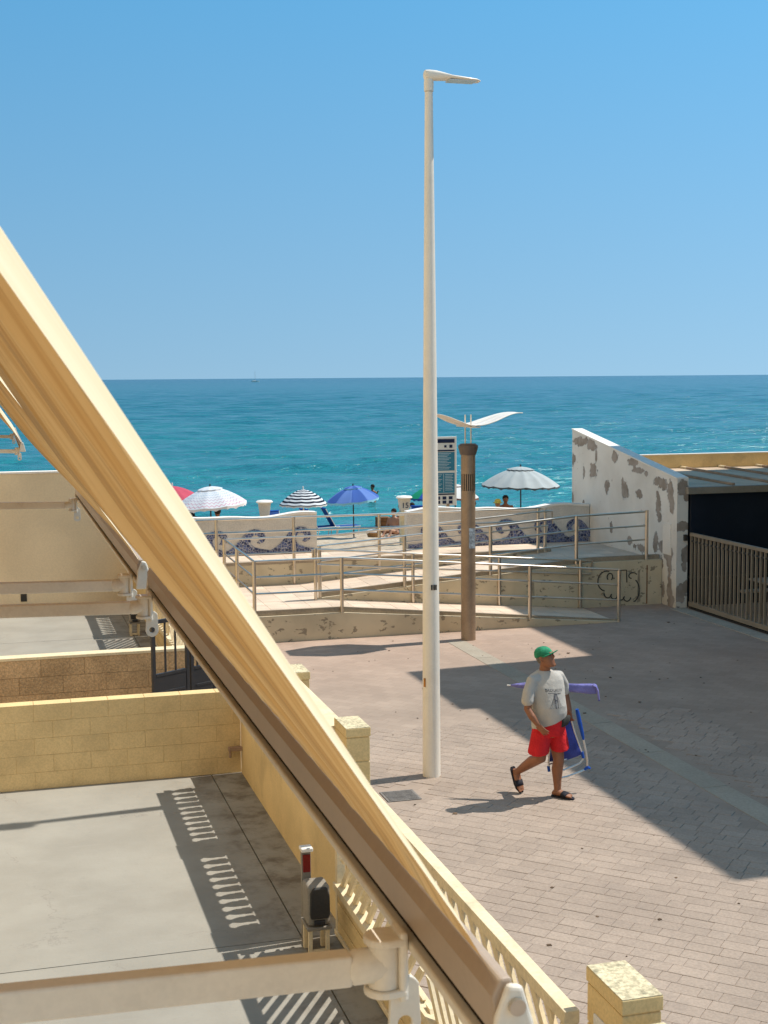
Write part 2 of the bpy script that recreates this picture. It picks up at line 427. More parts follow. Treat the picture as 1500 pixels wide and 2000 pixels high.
for i, (d2, c, L) in enumerate(cand):
    dz = random.uniform(-.0015, .0015)
    if i < 300:
        o = bpy.data.objects.new('paver', pm[L][0]); COL.objects.link(o); o.location = (c.x, c.y, dz); o.parent = plaza
        o.rotation_euler = (random.uniform(-.006,.006), random.uniform(-.006,.006), 0)
    else: far.add([p+c+Vector((0,0,dz)) for p in pm[L][1]], pm[L][2])
far.build('paver_field', m_paver_i, plaza, kind='stuff')

dg = thing('drain_cover', 'grey cast iron drain cover set in the paving near the pole foot', 'drain cover', (4.17,14.21,0))
MB().box(3.98,14.03,-.02,4.36,14.39,.010).build('frame', m_iron, dg)
gr = MB()
for i in range(9): gr.box(4.005,14.055+i*.036,.009,4.335,14.075+i*.036,.016)
gr.build('grate', m_iron, dg)

yard = MB()
for y0, y1 in ((0,10.745),(10.757,15.66)): yard.box(-.9,y0,-.02,2.30,y1,.0)
yard.box(2.312,0,-.02,2.72,15.66,.0)
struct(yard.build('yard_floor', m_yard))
yard2 = MB()
for y0, y1 in ((18.6,24.72),(24.732,28.35)): yard2.box(-.9,y0,-.02,2.30,y1,.0)
yard2.box(2.312,18.6,-.02,2.72,28.35,.0); struct(yard2.build('yard_floor', m_yard))
struct(MB().box(-.9,15.8,-.02,2.86,18.5,-.001).build('passage_floor', M('passage_concrete', (.36,.31,.25), .9, .15, 2)))
sand = MB()
def sz(y): return -.22-.078*(y-38)
def sandfn(u, v):
    x = -12+u*52; y = 28.6+v*27
    return (x, y, sz(y)+.07*mnoise.noise(Vector((x*.8, y*.8, 0)))+.05*mnoise.noise(Vector((x*2.3, y*2.3, 5)))*(1 if y < 47 else .4))
sand.grid(150, 90, sandfn); struct(sand.build('sand', m_sand, smooth=True))
def sea_mesh():
    nr, nc, ya, yb = 620, 430, 44.0, 900.0; s0, s1 = -.16, .80
    Y = ya*(yb/ya)**(np.arange(nr)/(nr-1)); S = np.linspace(s0, s1, nc)
    YY = np.repeat(Y[:, None], nc, 1); XX = YY*S[None, :]; ZZ = np.zeros_like(XX)
    dy = YY*math.log(yb/ya)/nr; dx = YY*(s1-s0)/nc
    for i in range(46):
        lam = .8*(11/.8)**(rng.random()); a = math.radians(rng.normal(-90, 34)); k = 2*math.pi/lam
        kx, ky = k*math.cos(a), k*math.sin(a); amp = .0050*lam**.95*rng.uniform(.5, 1.3)
        fade = np.clip(lam/(3.2*np.maximum(dy*abs(math.sin(a)), dx*abs(math.cos(a))))-.6, 0, 1)
        p = kx*XX+ky*YY+rng.uniform(0, 6.28)+.8*np.sin(.05*XX+.03*YY+i)
        w = np.sin(p); ZZ += amp*fade*(w+.35*np.abs(w)**3)
    ZZ *= np.clip((YY-44.5)/6, .15, 1)*np.clip((900-YY)/200, 0, 1)
    ZZ -= 1.0
    v = np.stack([XX, YY, ZZ], -1).reshape(-1, 3)
    i = np.arange(nr-1)[:, None]*nc+np.arange(nc-1)[None, :]
    f = np.stack([i, i+1, i+nc+1, i+nc], -1).reshape(-1, 4)
    B = 30000.; ex = np.array([(-B,ya,-1),(s0*ya,ya,-1),(s0*yb,yb,-1),(-B,yb,-1),(s1*ya,ya,-1),(B,ya,-1),(B,yb,-1),(s1*yb,yb,-1),(-B,yb,-1),(B,yb,-1),(B,B,-1),(-B,B,-1)])
    n0 = len(v); v = np.concatenate([v, ex]); f = np.concatenate([f, n0+np.arange(12).reshape(3, 4)])
    me = bpy.data.meshes.new('sea'); me.vertices.add(len(v)); me.vertices.foreach_set('co', v.ravel())
    me.loops.add(f.size); me.loops.foreach_set('vertex_index', f.ravel()); me.polygons.add(len(f))
    me.polygons.foreach_set('loop_start', np.arange(0, f.size, 4)); me.polygons.foreach_set('loop_total', np.full(len(f), 4))
    me.polygons.foreach_set('use_smooth', np.ones(len(f), bool)); me.update(calc_edges=True); me.validate()
    me.materials.append(m_sea); o = bpy.data.objects.new('sea', me); COL.objects.link(o); return struct(o)
sea_mesh()
struct(MB().box(-60,28.62,-3,60,50,-2.2).build('seabed', m_sand))
# ------------------------------------------------------------------ block walls, street walls, pillars
def blocks_wall(parent, name, mat, x0, x1, y0, y1, z0, z1, L, hc, jit=.001, joint=.004):
    """running-bond courses along X, every block an object sharing mesh data"""
    cache = {}; n = int(round((z1-z0)/hc)); h = (z1-z0)/n
    for c in range(n):
        x = x0-(L/2 if c % 2 else 0)
        while x < x1-1e-4:
            a, b = max(x, x0), min(x+L, x1); w = b-a; x += L
            if w < .05: continue
            key = round(w, 3)
            if key not in cache:
                m = MB().box(-w/2+joint/2, -(y1-y0)/2, -h/2+joint/2, w/2-joint/2, (y1-y0)/2, h/2-joint/2)
                o = m.build(name, mat, None, bevel=.004, seg=1); cache[key] = o.data; COL.objects.unlink(o); bpy.data.objects.remove(o)
            o = bpy.data.objects.new(name, cache[key]); COL.objects.link(o); o.parent = parent
            p = wloc(parent)
            o.location = ((a+b)/2-p.x, (y0+y1)/2+random.uniform(-jit, jit)-p.y, z0+(c+.5)*h-p.z)
            bv = o.modifiers.new('bevel', 'BEVEL'); bv.width = .002; bv.segments = 1

wa = thing('block_wall', 'yellow painted block wall closing the far side of the near yard', 'wall', (.88,15.75,0))
MB().box(-.9,15.6635,-.05,2.66,15.8465,.955).build('mortar_core', m_mortar, wa)
blocks_wall(wa, 'block', m_yelblock, -.9, 2.66, 15.66, 15.85, 0, .97, .41, .194)
wb = thing('block_wall', 'brown rough split-face block wall behind the passage', 'wall', (.88,18.55,0))
MB().box(-.9,18.467,-.05,2.66,18.64,.945).build('mortar_core', m_brownj, wb)
blocks_wall(wb, 'block', m_brown, -.9, 2.66, 18.455, 18.648, 0, .92, .56, .23, .003)
MB().box(-.9,18.445,.922,2.66,18.66,.962).build('coping', m_cream, wb, bevel=.006)

ew = thing('end_wall', 'tall plain beige wall at the end of the far yard', 'wall', (.88,28.45,0))
MB().box(-1.0,28.36,-.05,2.9,28.55,2.72).build('wall_panel', m_endwall, ew, bevel=.004)
MB().box(-1.02,28.34,2.722,2.92,28.57,2.765).build('coping', m_coping, ew, bevel=.006)
MB().box(.42,28.345,.16,.54,28.36,.52).build('vent', m_dark, ew)

BZ0, BZ1 = 1.13, 1.575
def baluster_mesh():
    prof = [(.040,.985),(.040,1.145),(.070,1.155),(.073,1.21),(.060,1.23),(.066,1.30),(.055,1.36),(.035,1.42),(.030,1.46),(.048,1.50),(.074,1.54),(.080,1.598)]
    poly = [(0, -w, z) for w, z in prof]+[(0, w, z) for w, z in reversed(prof)]
    return MB().prism(poly, (.03, 0, 0))
def street_wall(dy, label):
    """masonry wall with pillars and a pierced balustrade along the street"""
    t = thing('street_wall', label, 'wall', (2.77,13.3+dy,0))
    ye = 15.65 if dy == 0 else 15.2
    MB().box(2.66,10.98+dy,-.05,2.86,ye+dy,.945).build('wall_panel', m_yel, t)
    bm0 = baluster_mesh(); proto = None
    for y0, y1 in ((11.16,13.0),(13.42,15.2)):
        MB().box(2.657,y0+dy-.008,.946,2.865,y1+dy+.008,.985).build('sill', m_cream, t, bevel=.006)
        MB().box(2.66,y0+dy-.008,1.60,2.805,y1+dy+.008,1.648).build('rail', m_cream, t, bevel=.008)
        n = int(round((y1-y0)/.178))
        for i in range(n+1):
            y = y0+(y1-y0)*i/n
            if proto is None:
                proto = bm0.build('baluster', m_cream, None, bevel=.004, seg=1)
                COL.objects.unlink(proto); pm_ = proto.data; bpy.data.objects.remove(proto)
            o = bpy.data.objects.new('baluster', pm_); COL.objects.link(o); o.parent = t; p = wloc(t)
            o.location = (2.722-p.x, y+dy-p.y, -p.z)
    return t
def pillar(x0, y0, h, label, group=None, plaque=False):
    t = thing('pillar', label, 'pillar', (x0+.1, y0+.2, 0), group)
    MB().box(x0+.006,y0+.006,-.05,x0+.194,y0+.389,h-.075).build('mortar_core', m_mortar, t)
    n = 8; hh = (h-.08)/n
    for i in range(n):
        o = MB().box(x0+random.uniform(-.002,.002),y0+random.uniform(-.002,.002),i*hh+.004,x0+.2,y0+.395,(i+1)*hh-.004).build('block', m_yelblock, t, bevel=.006)
    MB().box(x0-.006,y0-.006,h-.076,x0+.206,y0+.401,h-.004).build('cap', m_yelblock, t, bevel=.005)
    MB().box(x0-.003,y0-.003,h-.0035,x0+.203,y0+.398,h).build('cap_top', m_lich, t)
    return t
sw1 = street_wall(0, 'yellow street wall of the near yard with pierced cream balustrade')
pillar(2.70,10.76,1.72,'block pillar in line with the lamp pole foot, its flat cap streaked')
pillar(2.70,13.01,1.72,'small block pillar far along the balustrade, half behind the awning', )
p0 = pillar(2.72,5.63,1.70,'block pillar with lichened cap and white plaque at bottom right of the photo')
MB().box(2.708,5.70,1.02,2.7195,5.93,1.50).build('plaque', m_white, p0, bevel=.003)
pl = MB()
for k in range(6):
    y1 = 5.90; L = (.17,.15,.18,.10,.16,.06)[k]; pl.box(2.7055,y1-L,1.43-k*.05,2.7085,y1,1.442-k*.05)
pl.build('plaque_lines', m_dark, p0)
nw = thing('coping_wall', 'low yellow wall with rounded white coping beside the plaque pillar', 'wall', (2.8,4.5,0))
MB().box(2.72,3.2,-.05,2.92,5.60,1.46).build('wall_panel', m_yel, nw)
prof = [(2.70,1.46),(2.70,1.53),(2.73,1.585),(2.78,1.635),(2.86,1.635),(2.92,1.595),(2.95,1.53),(2.95,1.46)]
MB().prism([(x, 3.2, z) for x, z in prof], (0, 2.30, 0)).build('coping', m_lich, nw, bevel=.004)

sw2 = street_wall(13.95, 'yellow street wall of the far yard with pierced balustrade')
pillar(2.70,24.71,1.72,'block pillar beside the gate of the far yard')
pillar(2.70,26.96,1.72,'block pillar dividing the balustrade of the far yard')

def sliding_gate(y0, y1, label):
    """cream steel gate: boarded foot, slanting flat bars meeting like a roof, top rail"""
    t = thing('sliding_gate', label, 'gate', (2.62,(y0+y1)/2,0))
    MB().box(2.58,y0,1.432,2.66,y1,1.50).build('top_rail', m_cream, t, bevel=.004)
    MB().box(2.56,y0,.40,2.665,y1,.462).build('ledge_rail', m_cream, t, bevel=.004)
    for k in range(4):
        MB().box(2.585+.004*(k % 2),y0+.01,.065+k*.083,2.64,y1-.01,.142+k*.083).build('board', m_yel, t, bevel=.004)
    MB().box(2.57,y0,.02,2.66,y1,.06).build('bottom_rail', m_cream, t, bevel=.004)
    for y in (y0+.03, y1-.03): MB().box(2.582,y-.03,.06,2.655,y+.03,1.43).build('stile', m_cream, t, bevel=.004)
    ym = (y0+y1)/2; s = .97
    def bar(yb, yt, zb=.462, zt=1.432):
        w = .043
        MB().prism([(2.605,yb-w,zb),(2.605,yb+w,zb),(2.605,yt+w,zt),(2.605,yt-w,zt)], (.022,0,0)).build('slat', m_cream, t)
    y = y1-.13
    while y > ym+.08:
        if y-s > ym+.07: bar(y, y-s)
        else:
            f = (y-(ym+.07))/s; bar(y, y-s*f, zt=.462+.97*f)
        y -= .195
    y = y0+.13
    while y < ym-.08:
        if y+s < ym-.07: bar(y, y+s)
        else:
            f = ((ym-.07)-y)/s; bar(y, y+s*f, zt=.462+.97*f)
        y += .195
    # short bars filling the top outer corners
    for k in range(1, 5):
        d = .195*k; f = (s-d)/s
        if f > .1:
            MB().prism([(2.605,y1-.13-.043,1.432-.97*f),(2.605,y1-.13+.043,1.432-.97*f),(2.605,y1-.13-s*f+.043,1.432),(2.605,y1-.13-s*f-.043,1.432)], (.022,0,0)).build('slat', m_cream, t)
            MB().prism([(2.605,y0+.13-.043,1.432-.97*f),(2.605,y0+.13+.043,1.432-.97*f),(2.605,y0+.13+s*f+.043,1.432),(2.605,y0+.13+s*f-.043,1.432)], (.022,0,0)).build('slat', m_cream, t)
    return t
sliding_gate(5.98,10.72,'cream sliding gate of the near yard with slanting flat bars')
sliding_gate(19.2,24.66,'cream sliding gate of the far yard seen beyond the black gate')

def gate_motor(x, y, label, mast=True):
    t = thing('gate_motor', label, 'gate motor', (x, y, 0))
    for i, (dx, dy) in enumerate(((-.07,-.09),(.07,-.09),(-.07,.09),(.07,.09))):
        MB().box(x+dx-.016,y+dy-.016,0,x+dx+.016,y+dy+.016,.215).build('leg', m_cream, t, bevel=.003)
    MB().box(x-.07+.017,y-.102,.02,x+.07-.017,y-.08,.05).build('cross_bar', m_cream, t)
    MB().box(x-.100,y-.125,.216,x+.100,y+.125,.245).build('base_plate', m_grey, t, bevel=.006)
    hb = MB().box(x-.092,y-.108,.246,x+.092,y+.11,.575).build('housing', m_grey, t, bevel=.03, seg=4)
    pr = [(-.082,.31),(.088,.31),(.098,.35),(.094,.50),(.070,.562),(-.060,.562),(-.088,.52),(-.092,.35)]
    MB().prism([(x+a*.86+.004, y-.128, z*1.0) for a, z in pr], (0,.06,0)).build('cover', m_dark, t, bevel=.012, seg=3)
    MB().box(x-.045,y-.132,.262,x+.045,y-.10,.298).build('release_lever', m_black, t, bevel=.005)
    if mast:
        MB().box(x-.075,y+.17,0,x+.0,y+.22,.77).build('mast', m_grey, t, bevel=.004)
        MB().box(x-.068,y+.152,.60,x-.007,y+.169,.745).build('photocell', m_red, t, bevel=.004)
        MB().box(x-.085,y+.13,.772,x+.012,y+.235,.805).build('mast_cap', m_white, t, bevel=.008)
    return t
gate_motor(2.36,10.46,'dark gate motor on cream stand with red photocell mast behind')
gate_motor(2.33,24.85,'dark gate motor in the shade of the far yard', False)
tp = thing('tap_bracket', 'small rusty bracket fixed in the corner of the yellow yard wall', 'bracket', (2.62,15.6,.3))
MB().box(2.50,15.56,.28,2.66,15.62,.325).build('bracket_arm', m_batten, tp, bevel=.004)
MB().tube([(2.52,15.59,.28),(2.52,15.59,.20)], .016).build('spout', m_batten, tp)

# black pedestrian gate standing ajar in the passage
bg_ = thing('black_gate', 'black metal pedestrian gate with upright bars and solid foot in the passage', 'gate', (2.3,17.2,0))
def gate_leaf(a, b, bars, z1=1.60):
    a, b = Vector((*a, 0)), Vector((*b, 0)); d = (b-a); L = d.length; d.normalize(); n = Vector((-d.y, d.x, 0))
    def pc(name, s0, s1, za, zb, th=.018):
        c = a+d*((s0+s1)/2)+Vector((0,0,(za+zb)/2)); MB().obox(c, d*((s1-s0)/2), n*th, Vector((0,0,(zb-za)/2))).build(name, m_black, bg_, bevel=.003)
    pc('frame', 0, .05, .05, z1); pc('frame', L-.05, L, .05, z1); pc('frame', .052, L-.052, z1-.05, z1); pc('frame', .052, L-.052, .88, .92)
    pc('panel', .052, L-.052, .06, .878, .012); pc('panel_rib', .08, L-.08, .66, .69, .020)
    for k in range(bars):
        s = .05+(L-.1)*(k+1)/(bars+1); pc('bar', s-.011, s+.011, .922, z1-.052, .011)
gate_leaf((1.80,17.05), (2.30,17.38), 2); gate_leaf((2.32,17.39), (2.68,17.60), 4, 1.56)

# ------------------------------------------------------------------ buildings out of frame that throw the shade and carry the awnings
def windows_y(par, x, ys, zs, w=1.1, h=1.3, face=-1):
    for z in zs:
        for y in ys:
            f = MB().box(x+(.0 if face > 0 else -.05),y-w/2-.06,z-.06,x+(.05 if face > 0 else 0),y+w/2+.06,z+h+.06).build('window', m_white, par)
            MB().box(x+(.051 if face > 0 else -.056),y-w/2,z,x+(.056 if face > 0 else -.051),y+w/2,z+h).build('pane', m_win, f)
home = thing('apartment_house', 'cream house on the left whose wall carries the awnings', 'building', (-5,6,0))
MB().box(-9,-6,-.05,-.91,28.3,15.2).build('wall', m_plast, home)  # unseen wall made taller and warmer to bounce light into the shade
MB().box(-9.2,-6.2,15.201,-.7,28.5,15.5).build('roof', m_plast, home)
windows_y(home, -.91, (3.2,7.8,14,19,24), (3.9,6.6,9.3,12.0), face=1)
tower = thing('apartment_block', 'tall block on the right whose shadow covers half the paving', 'building', (17,16,0))
MB().box(13.15,11.45,-.05,21,20.98,10.62).build('wall', m_plast, tower)
MB().box(13.22,11.52,10.621,20.9,18.35,10.70).build('roof', m_strip, tower)
MB().box(13.15,18.40,10.621,20.9,20.97,11.02).build('stair_head', m_plast, tower)
windows_y(tower, 13.15, (12.8,15,17.2,19.4), (1.2,4.2,7.2), face=-1)
back = thing('apartment_block', 'second tall block set further back on the right', 'building', (22,24.5,0))
MB().box(18.6,21.2,-.05,26,28.02,14.1).build('wall', m_plast, back)
MB().box(18.5,21.1,14.101,26.1,28.03,14.3).build('roof', m_strip, back)
windows_y(back, 18.6, (22.6,24.8,27), (4.2,7.2,10.2), face=-1)

# ------------------------------------------------------------------ shed: peeling side wall, flat roof, gate
shed = thing('beach_house', 'low house with peeling white side wall and flat panel roof', 'house', (13.5,27,0))
XW = 12.85
def ztop(y): return 2.555+(y-24.40)*(3.345-2.555)/(29.52-24.40)
YA, YB = 24.40, 29.52
blobs = [  # (y, z, ry, rz, strength) bare patches on the wall
 (29.0,3.10,.50,.10,1),(28.45,3.02,.28,.10,1),(28.2,2.80,.05,.16,1),(29.45,2.66,.12,.13,1),(28.85,2.43,.06,.14,1),(28.35,2.48,.20,.16,1),(27.25,2.85,.14,.11,1),
 (26.35,2.78,.22,.10,1),(26.1,2.62,.28,.07,1),(27.62,2.15,.11,.15,1),(26.72,2.17,.17,.20,1),(26.85,2.33,.07,.13,1),(26.05,2.13,.16,.11,.9),(25.75,2.58,.08,.06,.9),
 (25.05,2.42,.30,.13,1),(24.7,2.28,.13,.22,1),(24.62,2.05,.10,.18,1),(25.22,2.18,.10,.13,.95),(25.2,1.95,.12,.24,1),(25.15,1.72,.10,.12,1),
 (24.95,1.16,.22,.11,1),(25.3,1.23,.12,.2,1),(24.70,.90,.12,.22,1),(24.75,1.05,.20,.12,1),(25.05,.80,.13,.14,.9),(24.68,.35,.10,.34,1),(24.95,.30,.07,.17,1),(24.6,.12,.12,.14,1),
 (29.2,1.35,.16,.13,.95),(28.9,1.22,.28,.10,.9),(28.85,1.55,.10,.2,.9),(26.5,1.12,.16,.12,.8),(26.0,1.0,.35,.12,.75),(27.4,1.3,.1,.14,.85),(29.47,1.75,.06,.15,.9)]
blob2 = [(12.97,2.38,.14,.16,1),(13.05,2.2,.08,.1,.9),(12.95,1.62,.3,.10,1),(13.03,1.05,.08,.17,1),(13.02,.82,.06,.12,1),(12.95,.28,.13,.26,1),(13.05,.42,.07,.14,1)]
def field(a, z, bl):
    v = 0
    for (y, zz, ry, rz, s) in bl:
        d = math.sqrt(((a-y)/ry)**2+((z-zz)/rz)**2); v = max(v, s*(1-.5*d) if d < 2 else 0)
    return v
def peel_panel(name, nu, nv, fn, bl, key, parent):
    m = MB().grid(nu, nv, fn); o = m.build(name, m_peel, parent, fixn=False)
    at = o.data.attributes.new('peel', 'FLOAT', 'POINT')
    at.data.foreach_set('value', [field(key(p), p[2], bl) for p in m.v]); return o
MB().box(XW+.006,YA+.006,-.05,XW+.234,YB-.006,2.50).build('wall_core', m_kerb, shed)
peel_panel('side_wall', 210, 130, lambda u, v: (XW, YB+(YA-YB)*u, -.05+v*(ztop(YB+(YA-YB)*u)+.05)), blobs, lambda p: p[1], shed)
peel_panel('wall_end', 16, 100, lambda u, v: (XW+.24*u, YA, -.05+v*(ztop(YA)+.05)), blob2, lambda p: p[0], shed)
MB().add([(XW,YA,ztop(YA)),(XW+.24,YA,ztop(YA)),(XW+.24,YB,ztop(YB)),(XW,YB,ztop(YB)),
          (XW+.24,YA,-.05),(XW+.24,YB,-.05),(XW,YB,-.05)], [(0,1,2,3),(1,4,5,2),(2,5,6,3)]).build('wall_back', m_coping, shed)
MB().prism([(XW-.012,YA+.02,ztop(YA)+.003),(XW-.012,YB+.01,ztop(YB)+.003),(XW-.012,YB+.01,ztop(YB)+.03),(XW-.012,YA+.02,ztop(YA)+.03)], (.262,0,0)).build('wall_coping', m_coping, shed)
mb_ = MB().box(XW-.004,24.62,1.02,XW+.0,24.98,1.66).build('meter_niche', m_white, shed)
MB().prism([(XW-.0045,24.64,1.04),(XW-.0045,24.96,1.04),(XW-.0045,24.96,1.64),(XW-.0045,24.64,1.64)], (-.012,0,0)).build('meter_door', m_coping, shed)
MB().box(12.99,YA-.06,1.34,13.06,YA-.002,1.46).build('intercom', m_dark, shed, bevel=.006)
# roof
ZR0, ZR1, YP = 2.40, 2.475, 28.35
def zr(y): return ZR0+(y-24.3)*(ZR1-ZR0)/(YP-24.3)
for i in range(7):
    x0, x1 = 13.10+i*.96, 13.10+(i+1)*.96
    MB().prism([(x0,24.32,zr(24.32)-.05),(x0,YP,ZR1-.05),(x0,YP,ZR1),(x0,24.32,zr(24.32))], (.945,0,0)).build('roof_panel', m_roof, shed)
    MB().prism([(x1-.035,24.34,zr(24.34)+.002),(x1-.035,YP-.3,zr(YP-.3)+.002),(x1-.035,YP-.3,zr(YP-.3)+.05),(x1-.035,24.34,zr(24.34)+.05)], (.055,0,0)).build('batten', m_batten, shed, bevel=.006)
    MB().prism([(x1-.035,YP-.298,zr(YP-.3)+.0),(x1-.035,YP,ZR1+.0),(x1-.035,YP,ZR1+.05),(x1-.035,YP-.298,zr(YP-.3)+.05)], (.055,0,0)).build('batten_cap', m_cream, shed)
MB().box(13.10,YP+.002,2.2,20.0,YP+.16,2.78).build('parapet', m_yel, shed)
MB().box(13.09,YP-.01,2.781,20.0,YP+.17,2.80).build('parapet_coping', m_coping, shed)
MB().box(12.985,24.20,2.268,20.0,24.315,2.405).build('eave_board', m_grey, shed, bevel=.005)
MB().box(13.10,24.52,-.05,20.0,27.7,2.26).build('facade', m_tarp, shed)
MB().box(13.12,24.34,.62,20.0,24.40,2.262).build('roller_tarp', m_tarp, shed, bevel=.01)
MB().tube([(13.12,24.37,.62),(20.0,24.37,.62)], .035).build('tarp_tube', m_black, shed)

bgate = thing('bar_gate', 'beige metal gate of upright bars beside the peeling wall', 'gate', (13.09,22,0))
YG0, YG1 = 18.9, 24.26
MB().box(13.06,YG0,1.445,13.12,YG1,1.51).build('top_rail', m_bars, bgate, bevel=.004)
MB().box(13.075,YG0,1.325,13.105,YG1,1.355).build('upper_rail', m_dark, bgate)
MB().box(13.05,YG0,.06,13.13,YG1,.15).build('bottom_rail', m_bars, bgate, bevel=.004)
MB().box(13.06,YG0,.012,13.12,YG1,.04).build('track', m_dark, bgate)
bars = None; k = 0; y = YG1-.02
while y > YG0:
    mbx = MB().box(13.07,y-.017,.151,13.11,y+.017,1.444)
    o = mbx.build('bar', m_bars, bgate); y -= .150
tb = thing('picnic_table', 'weathered grey plank table standing behind the barred gate', 'table', (14.3,22.9,0))
m_plank = M('grey_plank', (.34,.30,.26), .85, .15, 4, .1, 40)
for i in range(4): MB().box(13.7+i*.001,22.35+i*.2,.70,15.6,22.53+i*.2,.735).build('plank', m_plank, tb)
for x in (13.9,15.4):
    for y in (22.45,23.0): MB().box(x-.03,y-.03,0,x+.03,y+.03,.699).build('leg', m_plank, tb)
for y in (22.0,23.4): 
    MB().box(13.7,y-.12,.42,15.6,y+.12,.455).build('bench', m_plank, tb)
    for x in (13.9,15.4): MB().box(x-.03,y-.03,0,x+.03,y+.03,.419).build('leg', m_plank, tb)
# ------------------------------------------------------------------ access ramp, upper walk, mural wall
Y1, Y2, Y3 = 23.36, 24.99, 27.06
XL, XC, XE, XP = 4.24, 5.82, 11.14, 11.30
ZL, ZU = .45, .88
def z1(x): return ZL if x < XC else max(0, ZL*(XE-x)/(XE-XC))
def z2(x): return ZL if x < XC else min(ZU, ZL+(ZU-ZL)*(x-XC)/(XP-XC))
ramp = thing('access_ramp', 'switchback concrete ramp with tiled decks leading to the beach', 'ramp', (8,25,0))
def ramp_prism(name, xs, zf, y0, y1, mat):
    poly = [(xs[0], y0, -.05)]+[(x, y0, zf(x)) for x in xs]+[(xs[-1], y0, -.05)]
    poly = poly[::-1]
    return MB().prism(poly, (0, y1-y0, 0)).build(name, mat, ramp)
ramp_prism('ramp_body', [XL, XC, XE], lambda x: z1(x)-.012, Y1+.10, Y2-.03, m_kerb)
ramp_prism('front_wall', [XL-.02, XC, XE], lambda x: z1(x)+.005, Y1, Y1+.098, m_rampwall)
ramp_prism('front_kerb', [XL+.02, XC, XE], lambda x: z1(x)+.10 if x < XE else .03, Y1+.10, Y1+.17, m_kerb)
ramp_prism('middle_body', [XL, XC, XP, XW-.01], lambda x: z2(x)-.012, Y2+.10, Y3-.03, m_kerb)
ramp_prism('middle_wall', [XC-.1, XC, XP, XW-.012], lambda x: z2(x)+.02, Y2-.002, Y2+.098, m_rampwall)
ramp_prism('middle_kerb', [XC, XP, XW-.02], lambda x: z2(x)+.11, Y2+.10, Y2+.17, m_kerb)
ramp_prism('retaining_wall', [2.95, XW-.014], lambda x: ZU-.012, Y3-.028, Y3+.07, m_rampwall)
MB().box(2.95,Y3+.071,-.05,XW-.014,28.48,ZU-.012).build('upper_body', m_kerb, ramp)
MB().box(2.95,Y3-.03,ZU-.010,XP,Y3+.12,ZU+.05).build('upper_kerb', m_kerb, ramp)
MB().box(XL-.03,Y1+.0,-.05,XL-.022,Y3,ZL+.0).build('side_wall', m_rampwall, ramp)
MB().box(XL+.0,Y1+.175,ZL-.01,XL+.07,Y3-.05,ZL+.10).build('side_kerb', m_kerb, ramp)
# deck tiles, one by one
tm = {}
def tile(x0, x1, y0, y1, zf, zg=None):
    sl = (zf(x1)-zf(x0))/(x1-x0); w, h = x1-x0, y1-y0
    key = (round(w, 3), round(h, 3))
    if key not in tm:
        a, b = w/2-.003, h/2-.003
        m = MB().box(-a,-b,-.02,a,b,0); o = m.build('tile', m_deck); tm[key] = o.data; COL.objects.unlink(o); bpy.data.objects.remove(o)
    o = bpy.data.objects.new('tile', tm[key]); COL.objects.link(o); o.parent = ramp; p = wloc(ramp)
    xm, ym = (x0+x1)/2, (y0+y1)/2
    o.location = (xm-p.x, ym-p.y, zf(xm)-p.z+random.uniform(-.001,.001)); o.rotation_euler = (0, -math.atan(sl), 0)
def tiles(x0, x1, nx, y0, y1, ny, zf):
    for i in range(nx):
        for j in range(ny):
            a = x0+(x1-x0)*i/nx; b = x0+(x1-x0)*(i+1)/nx; c = y0+(y1-y0)*j/ny; d = y0+(y1-y0)*(j+1)/ny
            tile(a, b, c, d, zf)
tiles(XL+.07, XC, 4, Y1+.17, Y2, 4, z1); tiles(XC, XE-.02, 13, Y1+.17, Y2-.005, 4, z1)
tiles(XL+.07, XC, 4, Y2, Y3-.03, 5, z2); tiles(XC, XP, 14, Y2+.17, Y3-.03, 5, z2)
tiles(XP, XW-.014, 4, Y2+.17, Y3+.07, 5, z2)
tiles(XL, XP, 14, Y3+.12, 28.48, 3, lambda x: ZU); tiles(XP, XW-.014, 4, Y3+.07, 28.48, 3, lambda x: ZU)
# doodle on the platform wall
dl = MB()
def scr(pts, r=.011): dl.tube([(x, Y2-.006, z) for x, z in pts], r, 6)
cx, cz = 11.85, .46
def arc(cx, cz, rx, rz, a0, a1, n=12): return [(cx+rx*math.cos(math.radians(a0+(a1-a0)*i/n)), cz+rz*math.sin(math.radians(a0+(a1-a0)*i/n))) for i in range(n+1)]
scr(arc(11.62,.52,.18,.20,70,260)); scr(arc(11.70,.60,.06,.07,-60,230)); scr([(11.92,.48),(11.93,.72),(12.06,.72),(12.07,.47)]); scr(arc(12.2,.60,.09,.06,20,250))
for i in range(4): scr(arc(11.66+i*.14,.27-i*.03,.08,.09,180,350))
scr(arc(12.22,.30,.12,.22,-90,70)); dl.box(11.78,Y2-.008,.55,11.80,Y2-.003,.58)
dl.build('doodle', m_dark, ramp)
for x, z0_, z1_, w in ((12.30,.05,.72,.07),(10.0,.22,.62,.10)):
    MB().prism([(x,Y2-.0035,z0_),(x+w,Y2-.0035,z0_+.02),(x+w*.8,Y2-.0035,z1_),(x+.01,Y2-.0035,z1_-.03)], (0,.001,0)).build('patch', M('grey_patch', (.36,.31,.23), .9, .2, 8), ramp)
MB().box(12.50,Y2-.005,.02,12.525,Y2-.0025,.80).build('rust_streak', M('rust', (.25,.12,.06), .9, .3, 10), ramp)

